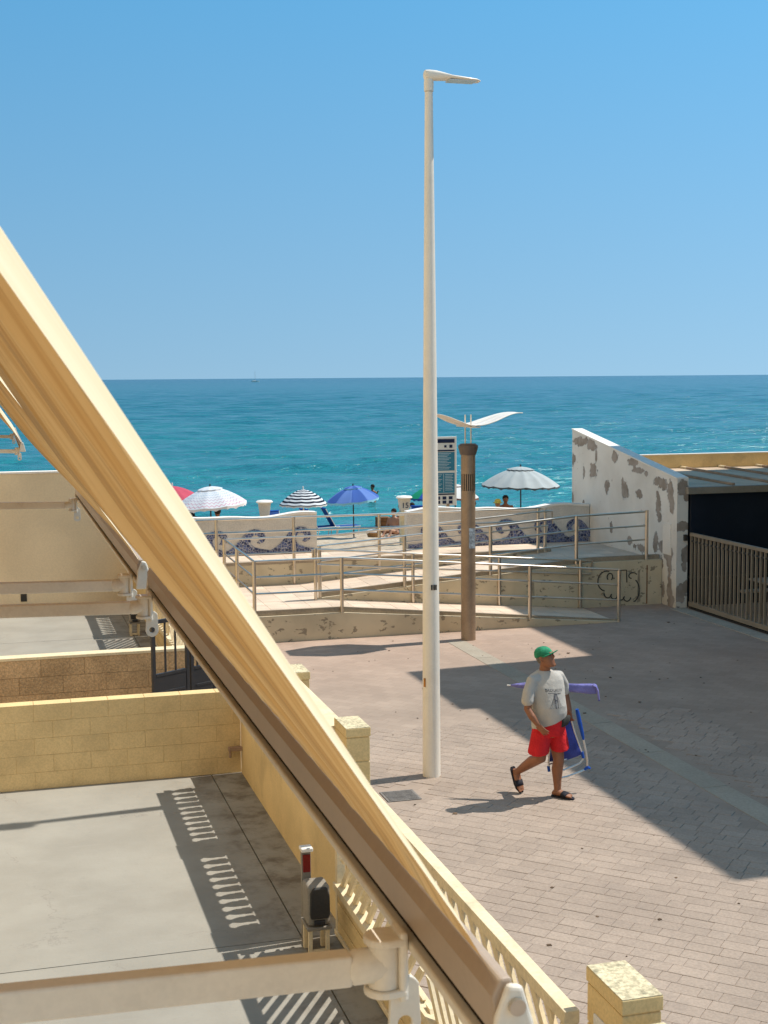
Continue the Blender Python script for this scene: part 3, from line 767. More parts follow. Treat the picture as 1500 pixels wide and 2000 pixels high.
# railings
def rail_set(name, label, posts, lines, extra=None, rp=.033, rl=.021):
    t = thing(name, label, 'railing', (posts[0][0], posts[0][1], posts[0][2]), None)
    for (x, y, zb, zt) in posts: MB().tube([(x,y,zb),(x,y,zt)], rp, 12).build('post', m_steel, t, smooth=False); 
    for c in list(t.children): autosmooth(c)
    for i, pts in enumerate(lines): autosmooth(MB().tube(pts, rl if i == 0 or len(pts) > 1 and pts[0][2] > 1.3 else rl*.8, 10).build('rail', m_steel, t))
    return t
YR = Y1+.05
def off(pts, dz): return [(x, y, z+dz) for x, y, z in pts]
Ls = lambda x: z1(x)+.98
fr = [(XL+.02,YR,Ls(XL)),(XC,YR,Ls(XC)),(XE+.02,YR,.97)]
rail_set('ramp_railing', 'front steel railing along the lower ramp nearest the paving',
    [(x,YR,z1(x),Ls(x)+.005 if x < 11 else .98) for x in (XL+.02,5.82,7.55,9.37,11.15)], [fr, off(fr,-.28), off(fr,-.57)])
sr = [(XL+.02,YR+.05,ZL+.98),(XL+.06,26.86,ZL+.98)]
rail_set('ramp_railing', 'short steel railing closing the left end of the landing',
    [(XL+.045,25.3,ZL,ZL+.99),(XL+.06,26.86,ZL,ZL+.99)], [sr, off(sr,-.28), off(sr,-.57)])
YM = Y2-.04
cr_ = [(5.66,YM,ZL+.76),(5.64,YM,ZL+.95),(5.72,YM,1.40),(7.82,YM,1.22),(10.92,YM,.97),(11.28,YM,.94),(11.30,YM,.92),(11.30,YM,.74)]
c2_ = [(5.72,YM,1.12),(7.82,YM,.94),(10.92,YM,.70),(11.28,YM,.68)]
rail_set('ramp_railing', 'steel handrail behind the lower ramp with bent down ends',
    [(x,YM,z1(x)-.02,zt) for x, zt in ((5.70,1.42),(7.60,1.23),(9.35,1.09),(11.05,.97))], [cr_, c2_])
YB_ = Y2+.05
rb = [(5.76,YB_,1.44),(7.46,YB_,1.57),(9.2,YB_,1.69),(11.0,YB_,1.83),(12.52,YB_,1.87)]
rail_set('ramp_railing', 'steel railing along the upper ramp and platform edge',
    [(x,YB_,z2(x),zt) for x, zt in ((5.80,1.45),(7.46,1.57),(9.2,1.70),(11.0,1.84),(12.52,1.90))], [rb, off(rb,-.28), off(rb,-.56)], rp=.036)
YU = Y3-.02
ru = [(2.98,YU,1.80),(4.18,YU,1.80),(9.33,YU,1.80),(11.06,YU,1.81)]
h1 = [(4.36,YU-.06,1.41),(6.44,YU-.06,1.41),(8.45,YU-.06,1.55),(11.2,YU-.06,1.75),(11.30,YU-.06,1.74),(11.31,YU-.06,1.48)]
h2 = [(4.36,YU-.06,1.10),(6.44,YU-.06,1.10),(8.45,YU-.06,1.24),(11.2,YU-.06,1.44)]
rail_set('walk_railing', 'tall posted steel railing in front of the wave mural',
    [(x,YU,zb,1.81) for x, zb in ((3.0,.46),(4.18,.46),(5.74,.46),(7.52,.65),(9.33,.80),(11.0,.83),(11.16,.83))], [ru, off(ru,-.27), h1, h2])

# mural wall with wavy coping and mosaic waves
def mural(x0, x1, label, curl, waves):
    t = thing('mural_wall', label, 'wall', ((x0+x1)/2, 28.6, ZU))
    n = 60
    def top(x): return 1.66+.035*math.sin(x*2.1+.6)+.02*math.sin(x*4.3)
    xs = [x0+(x1-x0)*i/n for i in range(n+1)]
    MB().prism([(x0,28.5,ZU-.9)]+[(x1,28.5,ZU-.9)]+[(x,28.5,top(x)) for x in reversed(xs)], (0,.22,0)).build('wall_panel', m_mural, t)
    cp = MB(); 
    rings = [[(x,28.48,top(x)+.002),(x,28.74,top(x)+.002),(x,28.74,top(x)+.05),(x,28.48,top(x)+.05)] for x in xs]
    cp.loft(rings).build('coping', m_coping, t)
    # foot band
    MB().box(x0+.02,28.488,ZU+.002,x1-.02,28.499,ZU+.09).build('mosaic_band', m_mosaic, t)
    for (xc, s) in waves:
        # rising back, crest and hooked tip of a running wave, mirrored by curl
        out = [(-.50,0),(-.42,.05),(-.34,.11),(-.26,.20),(-.18,.30),(-.08,.39),(.04,.43),(.16,.41),(.25,.34),(.28,.25),(.24,.17),(.16,.13),(.10,.15),(.14,.20),(.15,.26),(.10,.31),(.02,.30),(-.03,.23),(-.02,.14),(.04,.07),(.16,.03),(.34,.0)]
        poly = [(xc+curl*a*s, 28.484, ZU+.095+b*s) for a, b in out]
        if curl < 0: poly = poly[::-1]
        MB().prism(poly, (0,.015,0)).build('mosaic_wave', m_mosaic, t)
    return t
mural(2.95, 6.55, 'beige wall with blue mosaic waves left of the beach opening', 1, [(3.5,.9),(4.35,1.05),(5.15,1.05),(6.12,1.1)])
mural(8.56, XW-.02, 'beige wall with blue mosaic waves right of the beach opening', -1, [(9.15,1.05),(10.0,1.1),(10.9,1.1),(11.8,1.1),(12.55,1.0)])

# ------------------------------------------------------------------ lamps, sign, posts
lamp = thing('street_lamp', 'tall tapered white street lamp with flat head pointing right', 'street lamp', (4.735,14.85,0))
LX, LY = 4.735, 14.85
autosmooth(MB().lathe(LX, LY, [(.103,0),(.100,1.0),(.088,3.2),(.066,5.6),(.044,7.70)], 28).build('pole', m_polewhite, lamp))
autosmooth(MB().lathe(LX, LY, [(.052,7.705),(.054,7.80),(.050,7.84)], 20).build('collar', m_polewhite, lamp))
rings = []
for x, w, zc, h in ((-.055,.030,7.882,.025),(-.045,.05,7.882,.05),(.0,.062,7.880,.056),(.08,.07,7.878,.052),(.16,.085,7.872,.040),(.24,.11,7.862,.022),(.40,.115,7.850,.017),(.53,.10,7.842,.014),(.585,.055,7.838,.009)):
    rings.append([(LX+x, LY+w*math.copysign(abs(math.cos(a))**.6, math.cos(a)), zc+h*math.copysign(abs(math.sin(a))**.7, math.sin(a))) for a in [2*math.pi*k/16 for k in range(16)]])
autosmooth(MB().loft(rings).build('lamp_head', m_polewhite, lamp), 50)
MB().box(LX+.22,LY-.085,7.824,LX+.53,LY+.085,7.836).build('lens', M('lamp_glass', (.55,.60,.62), .2, .02), lamp)
MB().prism([(LX-.098,LY-.03,1.06),(LX-.085,LY-.055,1.06),(LX-.085,LY-.055,1.16),(LX-.098,LY-.03,1.16)], (-.004,-.004,0)).build('sticker', M('orange_sticker', (.45,.20,.05), .7, .3, 30), lamp)
for dx in (0,.028,.05): MB().box(LX-.03+dx,LY-.1035,2.18,LX-.012+dx,LY-.099,2.24).build('number_mark', m_dark, lamp)

WX, WY = 7.885, 22.58
MB().prism([(LX+.0972*math.cos(q), LY+.0972*math.sin(q), z) for q, z in ((math.radians(232), .55),(math.radians(262), .55),(math.radians(262), 1.0),(math.radians(232), 1.0))], (-.0035,-.006,0)).build('access_door', m_polewhite, lamp, bevel=.001)
wl = thing('winged_lamp', 'bronze promenade lamp post with white gull wing reflectors', 'lamp', (WX,WY,0))
autosmooth(MB().lathe(WX, WY, [(.128,0),(.127,1.4),(.126,2.62)], 28).build('pole', m_bronze, wl))
MB().lathe(WX, WY, [(.098,2.61),(.098,2.92)], 20).build('vent_core', m_black, wl)
for k in range(22):
    a = 2*math.pi*k/22; MB().obox((WX+.113*math.cos(a), WY+.113*math.sin(a), 2.765), (.012*math.cos(a),.012*math.sin(a),0), (-.009*math.sin(a),.009*math.cos(a),0), (0,0,.143)).build('vent_slat', m_bronze, wl)
autosmooth(MB().lathe(WX, WY, [(.126,2.91),(.126,3.235)], 28).build('upper_pole', m_bronze, wl))
autosmooth(MB().lathe(WX, WY, [(.132,3.236),(.138,3.24),(.172,3.36),(.172,3.40),(.13,3.43)], 28).build('cap', m_bronzed, wl))
for dx in (-.052,.052):
    autosmooth(MB().tube([(WX+dx,WY,3.42),(WX+dx,WY,3.93)], .012, 8).build('rod', m_steel, wl))
for sgn in (-1, 1):
    for k, (ya, yb) in enumerate(((-.46,-.158),(-.150,.150),(.158,.46))):
        def wf(u, v, sgn=sgn, ya=ya, yb=yb):
            x = .01+(.92 if sgn > 0 else .73)*u; z = 3.735+.225*(.5-.5*math.cos(math.pi*min(1, u*1.05)))-.012*u
            w = 1-.55*max(0, u-.35)/.65
            y = (ya+(yb-ya)*v)*w
            return (WX+sgn*x, WY+y, z+.05*(y*y)*2)
        o = MB().grid(18, 4, wf).build('wing_slat', m_wing, wl, smooth=True, solid=.014)
MB().box(WX-.07,WY-.44,3.715,WX+.07,WY+.44,3.733).build('wing_spine', m_wing, wl)
MB().prism([(WX-.04+.01,WY-.131,1.62),(WX+.085,WY-.112,1.62),(WX+.085,WY-.112,1.97),(WX-.03,WY-.131,1.97)], (0,-.004,0)).build('poster', M('torn_poster', (.42,.47,.50), .8, .35, 14, .3, 40), wl)

sg = thing('info_board', 'tall beach information board with teal panels behind the lamp pole', 'sign', (11.15,34,.1))
MB().tube([(11.32,34.03,sz(34)-.1),(11.32,34.03,1.3)], .05, 10).build('post', m_bronze, sg)
MB().box(10.72,34.0,1.25,11.56,34.05,3.04).build('panel', m_white, sg, bevel=.01)
m_teal = M('teal_print', (.05,.22,.30), .5, .1, 3); m_navy = M('navy_print', (.02,.03,.07), .5)
m_print = M('white_print', (.6,.66,.68), .6)
for z0_, z1_, mm in ((2.88,2.98,m_navy),(2.66,2.70,m_navy),(2.16,2.64,m_teal),(1.58,2.10,m_teal),(1.53,1.565,m_navy)): MB().box(10.76,33.994,z0_,11.50,33.999,z1_).build('print_panel', mm, sg)
ln = MB()
for k in range(11): ln.box(10.80,33.990,2.60-k*.040,11.40-.05*(k%3),33.993,2.612-k*.040)
for k in range(11): ln.box(11.24,33.990,2.05-k*.040,11.46-.03*(k%2),33.993,2.062-k*.040)
for k in range(11): ln.box(10.80,33.990,2.05-k*.040,11.16-.04*(k%3),33.993,2.062-k*.040)
ln.box(11.195,33.990,1.60,11.205,33.993,2.08); ln.build('print_lines', m_print, sg)
for i in range(3):
    for j in range(2): MB().box(11.0+i*.17,33.990,1.30+j*.11,11.10+i*.17,33.995,1.38+j*.11).build('pictogram', m_navy, sg)
MB().box(11.22,33.99,2.76,11.28,33.995,2.82).build('pictogram', m_navy, sg); MB().box(11.36,33.99,2.75,11.44,33.995,2.83).build('pictogram', m_navy, sg)

def beach_post(x, y, zt, label, number=None, tray=False):
    zb = sz(y)-.1; t = thing('beach_post', label, 'post', (x, y, zb), 'beach posts')
    MB().box(x-.12,y-.10,zb,x+.12,y+.10,zt-.42).build('shaft', m_cream, t, bevel=.008)
    MB().prism([(x-.12,y-.10,zt-.42),(x+.12,y-.10,zt-.42),(x+.17,y-.10,zt-.07),(x-.17,y-.10,zt-.07)], (0,.20,0)).build('head', m_mural, t, bevel=.008)
    autosmooth(MB().lathe(x, y, [(.22,zt-.07),(.24,zt-.04),(.20,zt-.005),(.08,zt+.01)], 20).build('cap', m_coping, t))
    if tray: MB().box(x-.25,y-.16,.62,x+.25,y+.16,.68).build('tray', m_coping, t, bevel=.01)
    if number:
        cu = bpy.data.curves.new('number', 'FONT'); cu.body = number; cu.size = .22; cu.extrude = .004; cu.align_x = 'CENTER'
        tmp = bpy.data.objects.new('number', cu); COL.objects.link(tmp); dg_ = bpy.context.evaluated_depsgraph_get()
        me = bpy.data.meshes.new_from_object(tmp.evaluated_get(dg_)); bpy.data.objects.remove(tmp)
        o = bpy.data.objects.new('number', me); COL.objects.link(o); me.materials.clear(); me.materials.append(m_navy)
        o.parent = t; o.location = (0, -.106, zt-.34-zb); o.rotation_euler = (math.pi/2, 0, 0)
    return t
beach_post(7.24,38,1.18,'cream beach post with round cap above the left mural wall')
beach_post(11.32,38,1.18,'cream beach post marked 15 standing in the beach opening', '15', True)
# ------------------------------------------------------------------ awnings
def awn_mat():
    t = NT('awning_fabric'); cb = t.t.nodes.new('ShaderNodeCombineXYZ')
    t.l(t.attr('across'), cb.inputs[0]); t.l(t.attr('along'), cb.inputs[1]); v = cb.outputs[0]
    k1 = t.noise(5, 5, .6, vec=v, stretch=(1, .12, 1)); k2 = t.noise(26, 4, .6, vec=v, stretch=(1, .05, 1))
    fine = t.mapr(k2, .46, .60); big = t.mapr(k1, .36, .66)  # streak masks that paint fold shade into the cloth colour
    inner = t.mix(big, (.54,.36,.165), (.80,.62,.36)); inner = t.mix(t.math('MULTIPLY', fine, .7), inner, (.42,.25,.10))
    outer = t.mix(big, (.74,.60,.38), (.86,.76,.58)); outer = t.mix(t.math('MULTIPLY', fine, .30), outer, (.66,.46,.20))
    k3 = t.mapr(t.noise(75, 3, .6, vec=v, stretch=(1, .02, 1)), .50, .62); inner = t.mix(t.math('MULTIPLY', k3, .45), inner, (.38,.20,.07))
    side = t.t.nodes.new('ShaderNodeNewGeometry').outputs['Backfacing']                 # sunlit outside and shaded underside put into the colour: cream outside, ochre inside
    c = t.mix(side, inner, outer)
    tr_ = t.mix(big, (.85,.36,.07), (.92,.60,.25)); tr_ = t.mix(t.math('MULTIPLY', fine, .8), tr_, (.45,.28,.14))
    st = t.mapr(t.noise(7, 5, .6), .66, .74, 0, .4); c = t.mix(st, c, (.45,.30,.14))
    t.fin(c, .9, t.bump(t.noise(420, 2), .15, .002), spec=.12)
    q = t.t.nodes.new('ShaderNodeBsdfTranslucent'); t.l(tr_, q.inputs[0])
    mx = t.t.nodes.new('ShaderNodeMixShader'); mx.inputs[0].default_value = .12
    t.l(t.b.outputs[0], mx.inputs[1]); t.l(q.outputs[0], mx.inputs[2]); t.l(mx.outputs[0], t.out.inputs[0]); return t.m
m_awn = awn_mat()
def awning(name, label, xb, zb, xr, zr_, ya, yb, arms, flap=1.0, seed=0):
    """straight-arm awning: sloping cloth from roller (xr, zr_) to front bar (xb, zb)"""
    t = thing(name, label, 'awning', (xr, ya, zb))
    R = np.random.default_rng(seed); W = yb-ya
    L = math.hypot(xr-xb, zr_-zb); dx, dz = (xr-xb)/L, (zr_-zb)/L; n = Vector((dz, 0, -dx))
    ks = [(R.uniform(.7, .9), .012), (R.uniform(1.5, 1.9), .013), (R.uniform(2.8, 3.4), .011), (R.uniform(4.8, 5.6), .0095), (R.uniform(7.5, 9), .0075), (R.uniform(12, 14), .0046), (R.uniform(20, 24), .0022)]
    ph = [R.uniform(0, 6.28) for _ in ks]; sk = [R.uniform(-.18, .18) for _ in ks]
    nv = 420; nu = 36
    tv = [W*(j/(nv-1))**1.5 for j in range(nv)]                        # finer near the close edge
    F = .075
    def fn(u, v):
        s = tv[int(round(v*(nv-1)))]
        d = 0
        for (f, a), p, q in zip(ks, ph, sk):
            w = math.sin(2*math.pi*f*(s+q*u*.6)+p); d += a*(w-.6*abs(w)+.2)
        d *= (.06+.94*min(1, u/.25))*min(1, .12+max(0, s-F*.6)/.4)
        d -= .045*math.sin(math.pi*min(1, u/.9))*min(1, s/1.2)*(1-.3*s/W)
        if u > .001: d += .006
        if s < F: d -= flap*(.006+.072*u)*((F-s)/F)**1.05
        x = xb+(xr-xb)*u; z = zb+(zr_-zb)*u
        return (x+n.x*d, ya+s, z+n.z*d)
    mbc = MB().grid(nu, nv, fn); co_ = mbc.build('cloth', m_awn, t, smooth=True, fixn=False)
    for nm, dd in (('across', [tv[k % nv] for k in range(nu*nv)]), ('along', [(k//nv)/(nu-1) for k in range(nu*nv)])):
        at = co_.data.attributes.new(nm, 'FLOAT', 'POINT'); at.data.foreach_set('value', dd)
    # front bar: face profile, dark channel, white lip
    MB().prism([(xb-.006,ya,zb-.086),(xb+.022,ya,zb-.086),(xb+.024,ya,zb-.03),(xb+.018,ya,zb+.0),(xb+.002,ya,zb+.0),(xb-.011,ya,zb-.025)][::-1], (0,W,0)).build('front_bar', m_barface, t, bevel=.004)
    MB().box(xb+.004,ya+.004,zb-.104,xb+.02,yb-.004,zb-.0865).build('channel', m_gap, t)
    MB().box(xb-.012,ya,zb-.122,xb+.024,yb,zb-.1045).build('front_lip', m_alu, t, bevel=.004)
    for y, s in ((ya, -1), (yb, 1)):
        cap = [(xb-.020,y,zb-.135),(xb+.062,y,zb-.135),(xb+.046,y,zb-.06),(xb+.030,y,zb-.008),(xb+.008,y,zb-.004),(xb-.010,y,zb-.05)]
        e = MB().prism(cap, (0,s*.014,0)).build('end_cap', m_alu, t, bevel=.008, seg=3)
        a = y+s*.015
        autosmooth(MB().tube([(xb+.019,a,zb-.034),(xb+.019,a+s*.008,zb-.034)], .012, 14).build('screw', m_steel, e))
    autosmooth(MB().tube([(xr,ya+.02,zr_+.03),(xr,yb-.02,zr_+.03)], .045, 14).build('roller', m_alu, t))
    for ym, s in arms:
        z0 = zb-.148
        MB().prism([(xb-.105,ym-.020,z0-.027),(xb-.105,ym+.020,z0-.027),(xb-.105,ym+.020,z0+.027),(xb-.105,ym-.020,z0+.027)], (xr+.01-(xb-.105),0,.03)).build('arm', m_alu, t, bevel=.006, seg=3)
        br = MB()
        autosmooth(MB().loft([[(xb-.110+xx,ym+.027*math.cos(q)*k,z0+.030*math.sin(q)*k) for q in [2*math.pi*i/14 for i in range(14)]] for xx, k in ((0,.8),(.01,1),(.06,1.02),(.075,.8))]).build('arm_socket', m_alu, t))
        autosmooth(MB().lathe(xb-.048, ym, [(.027,z0-.036),(.027,z0+.036)], 18).build('knuckle', m_alu, t))
        for zz, th in ((z0+.037,.014),(z0-.050,.013)):
            pts = [(xb-.048+.034*math.cos(q), ym+.034*math.sin(q)) for q in [math.pi/2+math.pi*i/10 for i in range(11)]]+[(xb-.014,ym-.030),(xb-.014,ym+.030)]
            MB().prism([(x, y, zz) for x, y in pts], (0,0,th)).build('fork', m_alu, t, bevel=.004)
        MB().box(xb-.028,ym-.030,z0-.06,xb-.0125,ym+.030,z0+.060).build('bracket', m_alu, t, bevel=.006)
        # hanging eyelet plate with a round hole
        pl = MB(); N = 24; ro = []; ri = []
        for i in range(N):
            q = 2*math.pi*i/N; c, s_ = math.cos(q), math.sin(q)
            ro.append((c*.028, s_*.03+(.052 if s_ > .35 else 0))); ri.append((c*.0125, s_*.0125))
        xe, ze = xb-.004, z0-.100
        vsx = []
        for q in (ro, ri):
            for off_ in (-.005, .005): vsx += [(xe+a-.012, ym-.012+off_, ze+b) for a, b in q]
        fsx = []
        for i in range(N):
            j = (i+1) % N
            fsx += [(i,j,2*N+j,2*N+i),(N+i,3*N+i,3*N+j,N+j),(i,N+i,N+j,j),(2*N+i,2*N+j,3*N+j,3*N+i)]
        pl.add(vsx, fsx).build('eyelet_plate', m_alu, t, bevel=.002)
    return t
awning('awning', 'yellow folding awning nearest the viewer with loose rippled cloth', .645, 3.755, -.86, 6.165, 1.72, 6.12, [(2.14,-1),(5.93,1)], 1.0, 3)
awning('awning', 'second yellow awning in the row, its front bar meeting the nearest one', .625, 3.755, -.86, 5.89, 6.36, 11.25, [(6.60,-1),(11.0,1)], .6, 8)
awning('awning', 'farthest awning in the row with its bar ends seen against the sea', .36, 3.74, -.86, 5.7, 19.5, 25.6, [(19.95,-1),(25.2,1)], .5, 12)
# ------------------------------------------------------------------ the walking man
rC = Vector((math.cos(YAW), -math.sin(YAW), 0)); tC = Vector((-math.sin(YAW), -math.cos(YAW), 0))
def frame(base):
    base = Vector(base)
    return lambda a, t, z: base+rC*a+tC*t+Vector((0, 0, z))
def ell_loft(mb, W, rings, n=18, pw=1.0):
    """rings: (centre(a,t,z), axis1(a,t,z), axis2(a,t,z))"""
    out = []
    for c, u, v in rings:
        R = []
        for k in range(n):
            q = 2*math.pi*k/n; cu = math.copysign(abs(math.cos(q))**pw, math.cos(q)); sv = math.copysign(abs(math.sin(q))**pw, math.sin(q))
            R.append(W(*(c[i]+u[i]*cu+v[i]*sv for i in range(3))))
        out.append(R)
    mb.loft(out); return mb
def limb(mb, W, pts, rs, n=12):
    mb.tube([W(*p) for p in pts], rs, n)
    for p, r in ((pts[0], rs[0]), (pts[-1], rs[-1])): ball(mb, W, p, (r, r, r))
    return mb
def ball(mb, W, c, rad, n=10):
    c = W(*c); rad = rad if hasattr(rad, '__len__') else (rad,)*3; rings = []
    for i in range(1, n):
        th = math.pi*i/n
        rings.append([(c.x+rad[0]*math.sin(th)*math.cos(2*math.pi*k/14), c.y+rad[1]*math.sin(th)*math.sin(2*math.pi*k/14), c.z-rad[2]*math.cos(th)) for k in range(14)])
    mb.loft(rings); return mb
def soften(o, voxel, it=4, fac=.5):
    m = o.modifiers.new('fuse', 'REMESH'); m.mode = 'VOXEL'; m.voxel_size = voxel; m.use_smooth_shade = True
    s = o.modifiers.new('smooth', 'SMOOTH'); s.iterations = it; s.factor = fac
    return o
m_skin = M('tanned_skin', (.27,.115,.058), .55, .10, 9, .05, 60, spec=.4)
m_skin2 = M('tanned_skin_pale', (.44,.24,.15), .55, .10, 9, .05, 60, spec=.4)
m_shirt = M('grey_tshirt', (.46,.445,.415), .95, .05, 6, .05, 150, .55, 7, .03)
m_shorts = M('red_shorts', (.60,.025,.03), .8, .10, 8, .05, 80, .9, 11, .03)
m_green = M('green_cap', (.035,.26,.13), .8, .35, 14, .1, 60)
m_sandal = M('dark_sandal', (.025,.024,.03), .7, .1, 10)
m_pack = M('charcoal_cloth', (.045,.045,.042), .85, .15, 10)
m_lilac = M('violet_blue_cloth', (.20,.19,.44), .85, .15, 7, .05, 60, .6, 20, .02)
m_blue = M('blue_plastic', (.02,.085,.38), .4, .08, 6)
m_bfab = M('blue_mesh_fabric', (.06,.075,.27), .75, .2, 9, .1, 90)
m_tube = M('aluminium_tube', (.72,.70,.66), .35, .05, 9, metal=.7)
MBASE = (5.777, 13.599, 0.0)
W = frame(MBASE)
man = thing('person', 'man in grey t-shirt, red shorts and green cap walking with beach gear', 'person', MBASE)
S = (.985, -.17, 0); Fd = (.17, .985, 0)
def sc(v, k): return tuple(x*k for x in v)
body = MB()
ell_loft(body, W, [((-.105,-.01,.70),sc(S,.125),sc(Fd,.09)),((-.105,-.01,.80),sc(S,.155),sc(Fd,.105)),((-.108,.02,1.0),sc(S,.155),sc(Fd,.13)),((-.13,.01,1.2),sc(S,.165),sc(Fd,.115)),((-.142,0,1.335),sc(S,.17),sc(Fd,.09)),((-.148,0,1.39),sc(S,.11),sc(Fd,.07))])
# neck and head
ell_loft(body, W, [((-.15,-.01,1.36),sc(S,.075),sc(Fd,.07)),((-.150,0,1.43),sc(S,.060),sc(Fd,.060)),((-.145,.008,1.50),sc(S,.058),sc(Fd,.060))])
fd = Vector((.80,.48,.34)).normalized(); hu = Vector((-.30,-.16,.95)); hu = (hu-fd*hu.dot(fd)).normalized(); hs = fd.cross(hu)
HC = Vector((-.150,.022,1.572))
def hp(f, s, u): return tuple(HC+fd*f+hs*s+hu*u)
hr = []
for u, a, b, fo in ((-.118,.030,.030,.045),(-.105,.048,.052,.036),(-.075,.060,.075,.016),(-.035,.068,.088,.004),(.01,.073,.095,-.004),(.05,.072,.093,-.008),(.085,.058,.075,-.010),(.108,.030,.040,-.012)):
    hr.append((hp(fo, 0, u), tuple(hs*a), tuple(fd*b)))
ell_loft(body, W, hr, 18)
ell_loft(body, W, [(hp(.085,0,.022),tuple(hs*.008),tuple(hu*.006)),(hp(.100,0,.0),tuple(hs*.013),tuple(hu*.013)),(hp(.112,0,-.018),tuple(hs*.017),tuple(hu*.012)),(hp(.09,0,-.026),tuple(hs*.015),tuple(hu*.008))], 10)   # nose
limb(body, W, [hp(.086,-.035,.034), hp(.093,0,.030), hp(.086,.035,.034)], [.010,.011,.010], 8)       # brow
limb(body, W, [hp(.080,-.020,-.056), hp(.092,0,-.055), hp(.080,.020,-.056)], [.007,.008,.007], 8)     # upper lip
limb(body, W, [hp(.078,-.016,-.072), hp(.088,0,-.071), hp(.078,.016,-.072)], [.007,.008,.007], 8)     # lower lip
limb(body, W, [hp(.070,-.012,-.105), hp(.076,.012,-.105)], [.017,.017], 8)                            # chin
for sg_ in (-1, 1):
    ell_loft(body, W, [(hp(-.008,sg_*.068,-.032),tuple(fd*.010),tuple(hs*.006)),(hp(-.012,sg_*.078,-.01),tuple(fd*.018),tuple(hs*.008)),(hp(-.014,sg_*.080,.012),tuple(fd*.019),tuple(hs*.008)),(hp(-.014,sg_*.074,.026),tuple(fd*.010),tuple(hs*.006))], 10)
# arms
limb(body, W, [(-.298,.105,1.325),(-.332,.147,1.20),(-.350,.165,1.045),(-.305,.205,.965),(-.252,.222,.895)], [.042,.046,.043,.042,.030])
limb(body, W, [(.015,-.122,1.325),(.070,-.19,1.22),(.100,-.222,1.10),(.122,-.20,1.01),(.139,-.165,.940)], [.042,.046,.042,.040,.030])
# legs
limb(body, W, [(-.18,.035,.79),(-.198,.06,.62),(-.200,.062,.475),(-.275,-.065,.405),(-.345,-.155,.325),(-.412,-.245,.245)], [.088,.080,.062,.064,.052,.037])
limb(body, W, [(-.03,-.045,.78),(-.015,-.03,.60),(.006,-.012,.435),(-.004,-.055,.315),(-.002,-.065,.20),(.002,-.065,.075)], [.088,.079,.060,.063,.048,.038])
# feet
ell_loft(body, W, [((-.035,-.095,.052),(.030,-.03,0),(0,0,.028)),((.0,-.062,.062),(.030,-.034,0),(0,0,.040)),((.07,-.015,.052),(.032,-.038,0),(0,0,.026)),((.115,.012,.042),(.034,-.04,0),(0,0,.018)),((.135,.025,.038),(.028,-.034,0),(0,0,.012))], 12)
for i in range(5):
    q = -.036+i*.018; limb(body, W, [(.115+q*.62,.010-q*.75,.040),(.150+q*.5-.006*i,.034-q*.8-.004*i,.034)], [.011-.001*i,.009-.0008*i], 8)
Rn = Vector((-.70,-.55,-.10)).normalized()
ell_loft(body, W, [((-.432,-.268,.262),(.028,-.022,0),(.026,.03,0)),((-.425,-.262,.205),(.030,-.026,0),(.030,.034,.004)),((-.408,-.225,.135),(.034,-.030,0),(.020,.025,.01)),((-.392,-.195,.085),(.038,-.033,0),(.014,.018,.01)),((-.383,-.180,.060),(.030,-.027,0),(.010,.012,.008))], 12)
for i in range(5):
    q = -.036+i*.018; limb(body, W, [(-.388+q*.75,-.185-q*.66,.072),(-.376+q*.72,-.168-q*.62,.040+.004*abs(i-1))], [.011-.001*i,.009-.0008*i], 8)
# hands: palm, four unequal bent fingers, thumb from the side of the palm
def hand(wr, d1, side, spread, curl, L=.19):
    wr = Vector(wr); d = Vector(d1).normalized(); sd_ = Vector(side); sd_ = (sd_-d*sd_.dot(d)).normalized(); nn = d.cross(sd_)
    k = L/.19
    ell_loft(body, W, [(tuple(wr-d*.01),tuple(sd_*.024),tuple(nn*.018)),(tuple(wr+d*.03*k),tuple(sd_*.035),tuple(nn*.016)),(tuple(wr+d*.075*k),tuple(sd_*.042),tuple(nn*.014)),(tuple(wr+d*.095*k),tuple(sd_*.040),tuple(nn*.011))], 12)
    for i, (o, ln) in enumerate(((-.031,.070),(-.0105,.082),(.0105,.078),(.031,.060))):
        p0 = wr+d*.085*k+sd_*o; dd = (d+sd_*o*spread).normalized(); p = [p0]
        for j, (f, c) in enumerate(((.45,curl*.35),(.32,curl*.75),(.23,curl*1.05))):
            v = dd*math.cos(c)+nn*math.sin(c); p.append(p[-1]+v*ln*f*k)
        limb(body, W, [tuple(x) for x in p], [.0098,.0092,.0085,.0072], 8)
    p0 = wr+d*.028*k-sd_*.030; p = [p0, p0+(d*.7-sd_*.55+nn*.25)*.036*k, p0+(d*.95-sd_*.55+nn*.55)*.060*k, p0+(d*1.05-sd_*.40+nn*.8)*.075*k]
    limb(body, W, [tuple(x) for x in p], [.014,.0118,.0105,.0085], 8)
hand((-.252,.222,.895), (.62,.12,-.78), (.55,.55,.5), 6, .55)
hand((.139,-.165,.940), (.05,.12,-1), (.62,.72,.05), 2, 1.55, .17)
soften(body.build('body', m_skin, man, fixn=True), .0062, 5)
# hair at the nape
hb = MB(); ell_loft(hb, W, [(hp(-.045,0,-.045),tuple(hs*.056),tuple(fd*.045)),(hp(-.035,0,.0),tuple(hs*.073),tuple(fd*.066)),(hp(-.03,0,.04),tuple(hs*.074),tuple(fd*.070))], 16)
soften(hb.build('hair', M('grey_hair', (.16,.14,.125), .9, .3, 40), man), .008, 3)
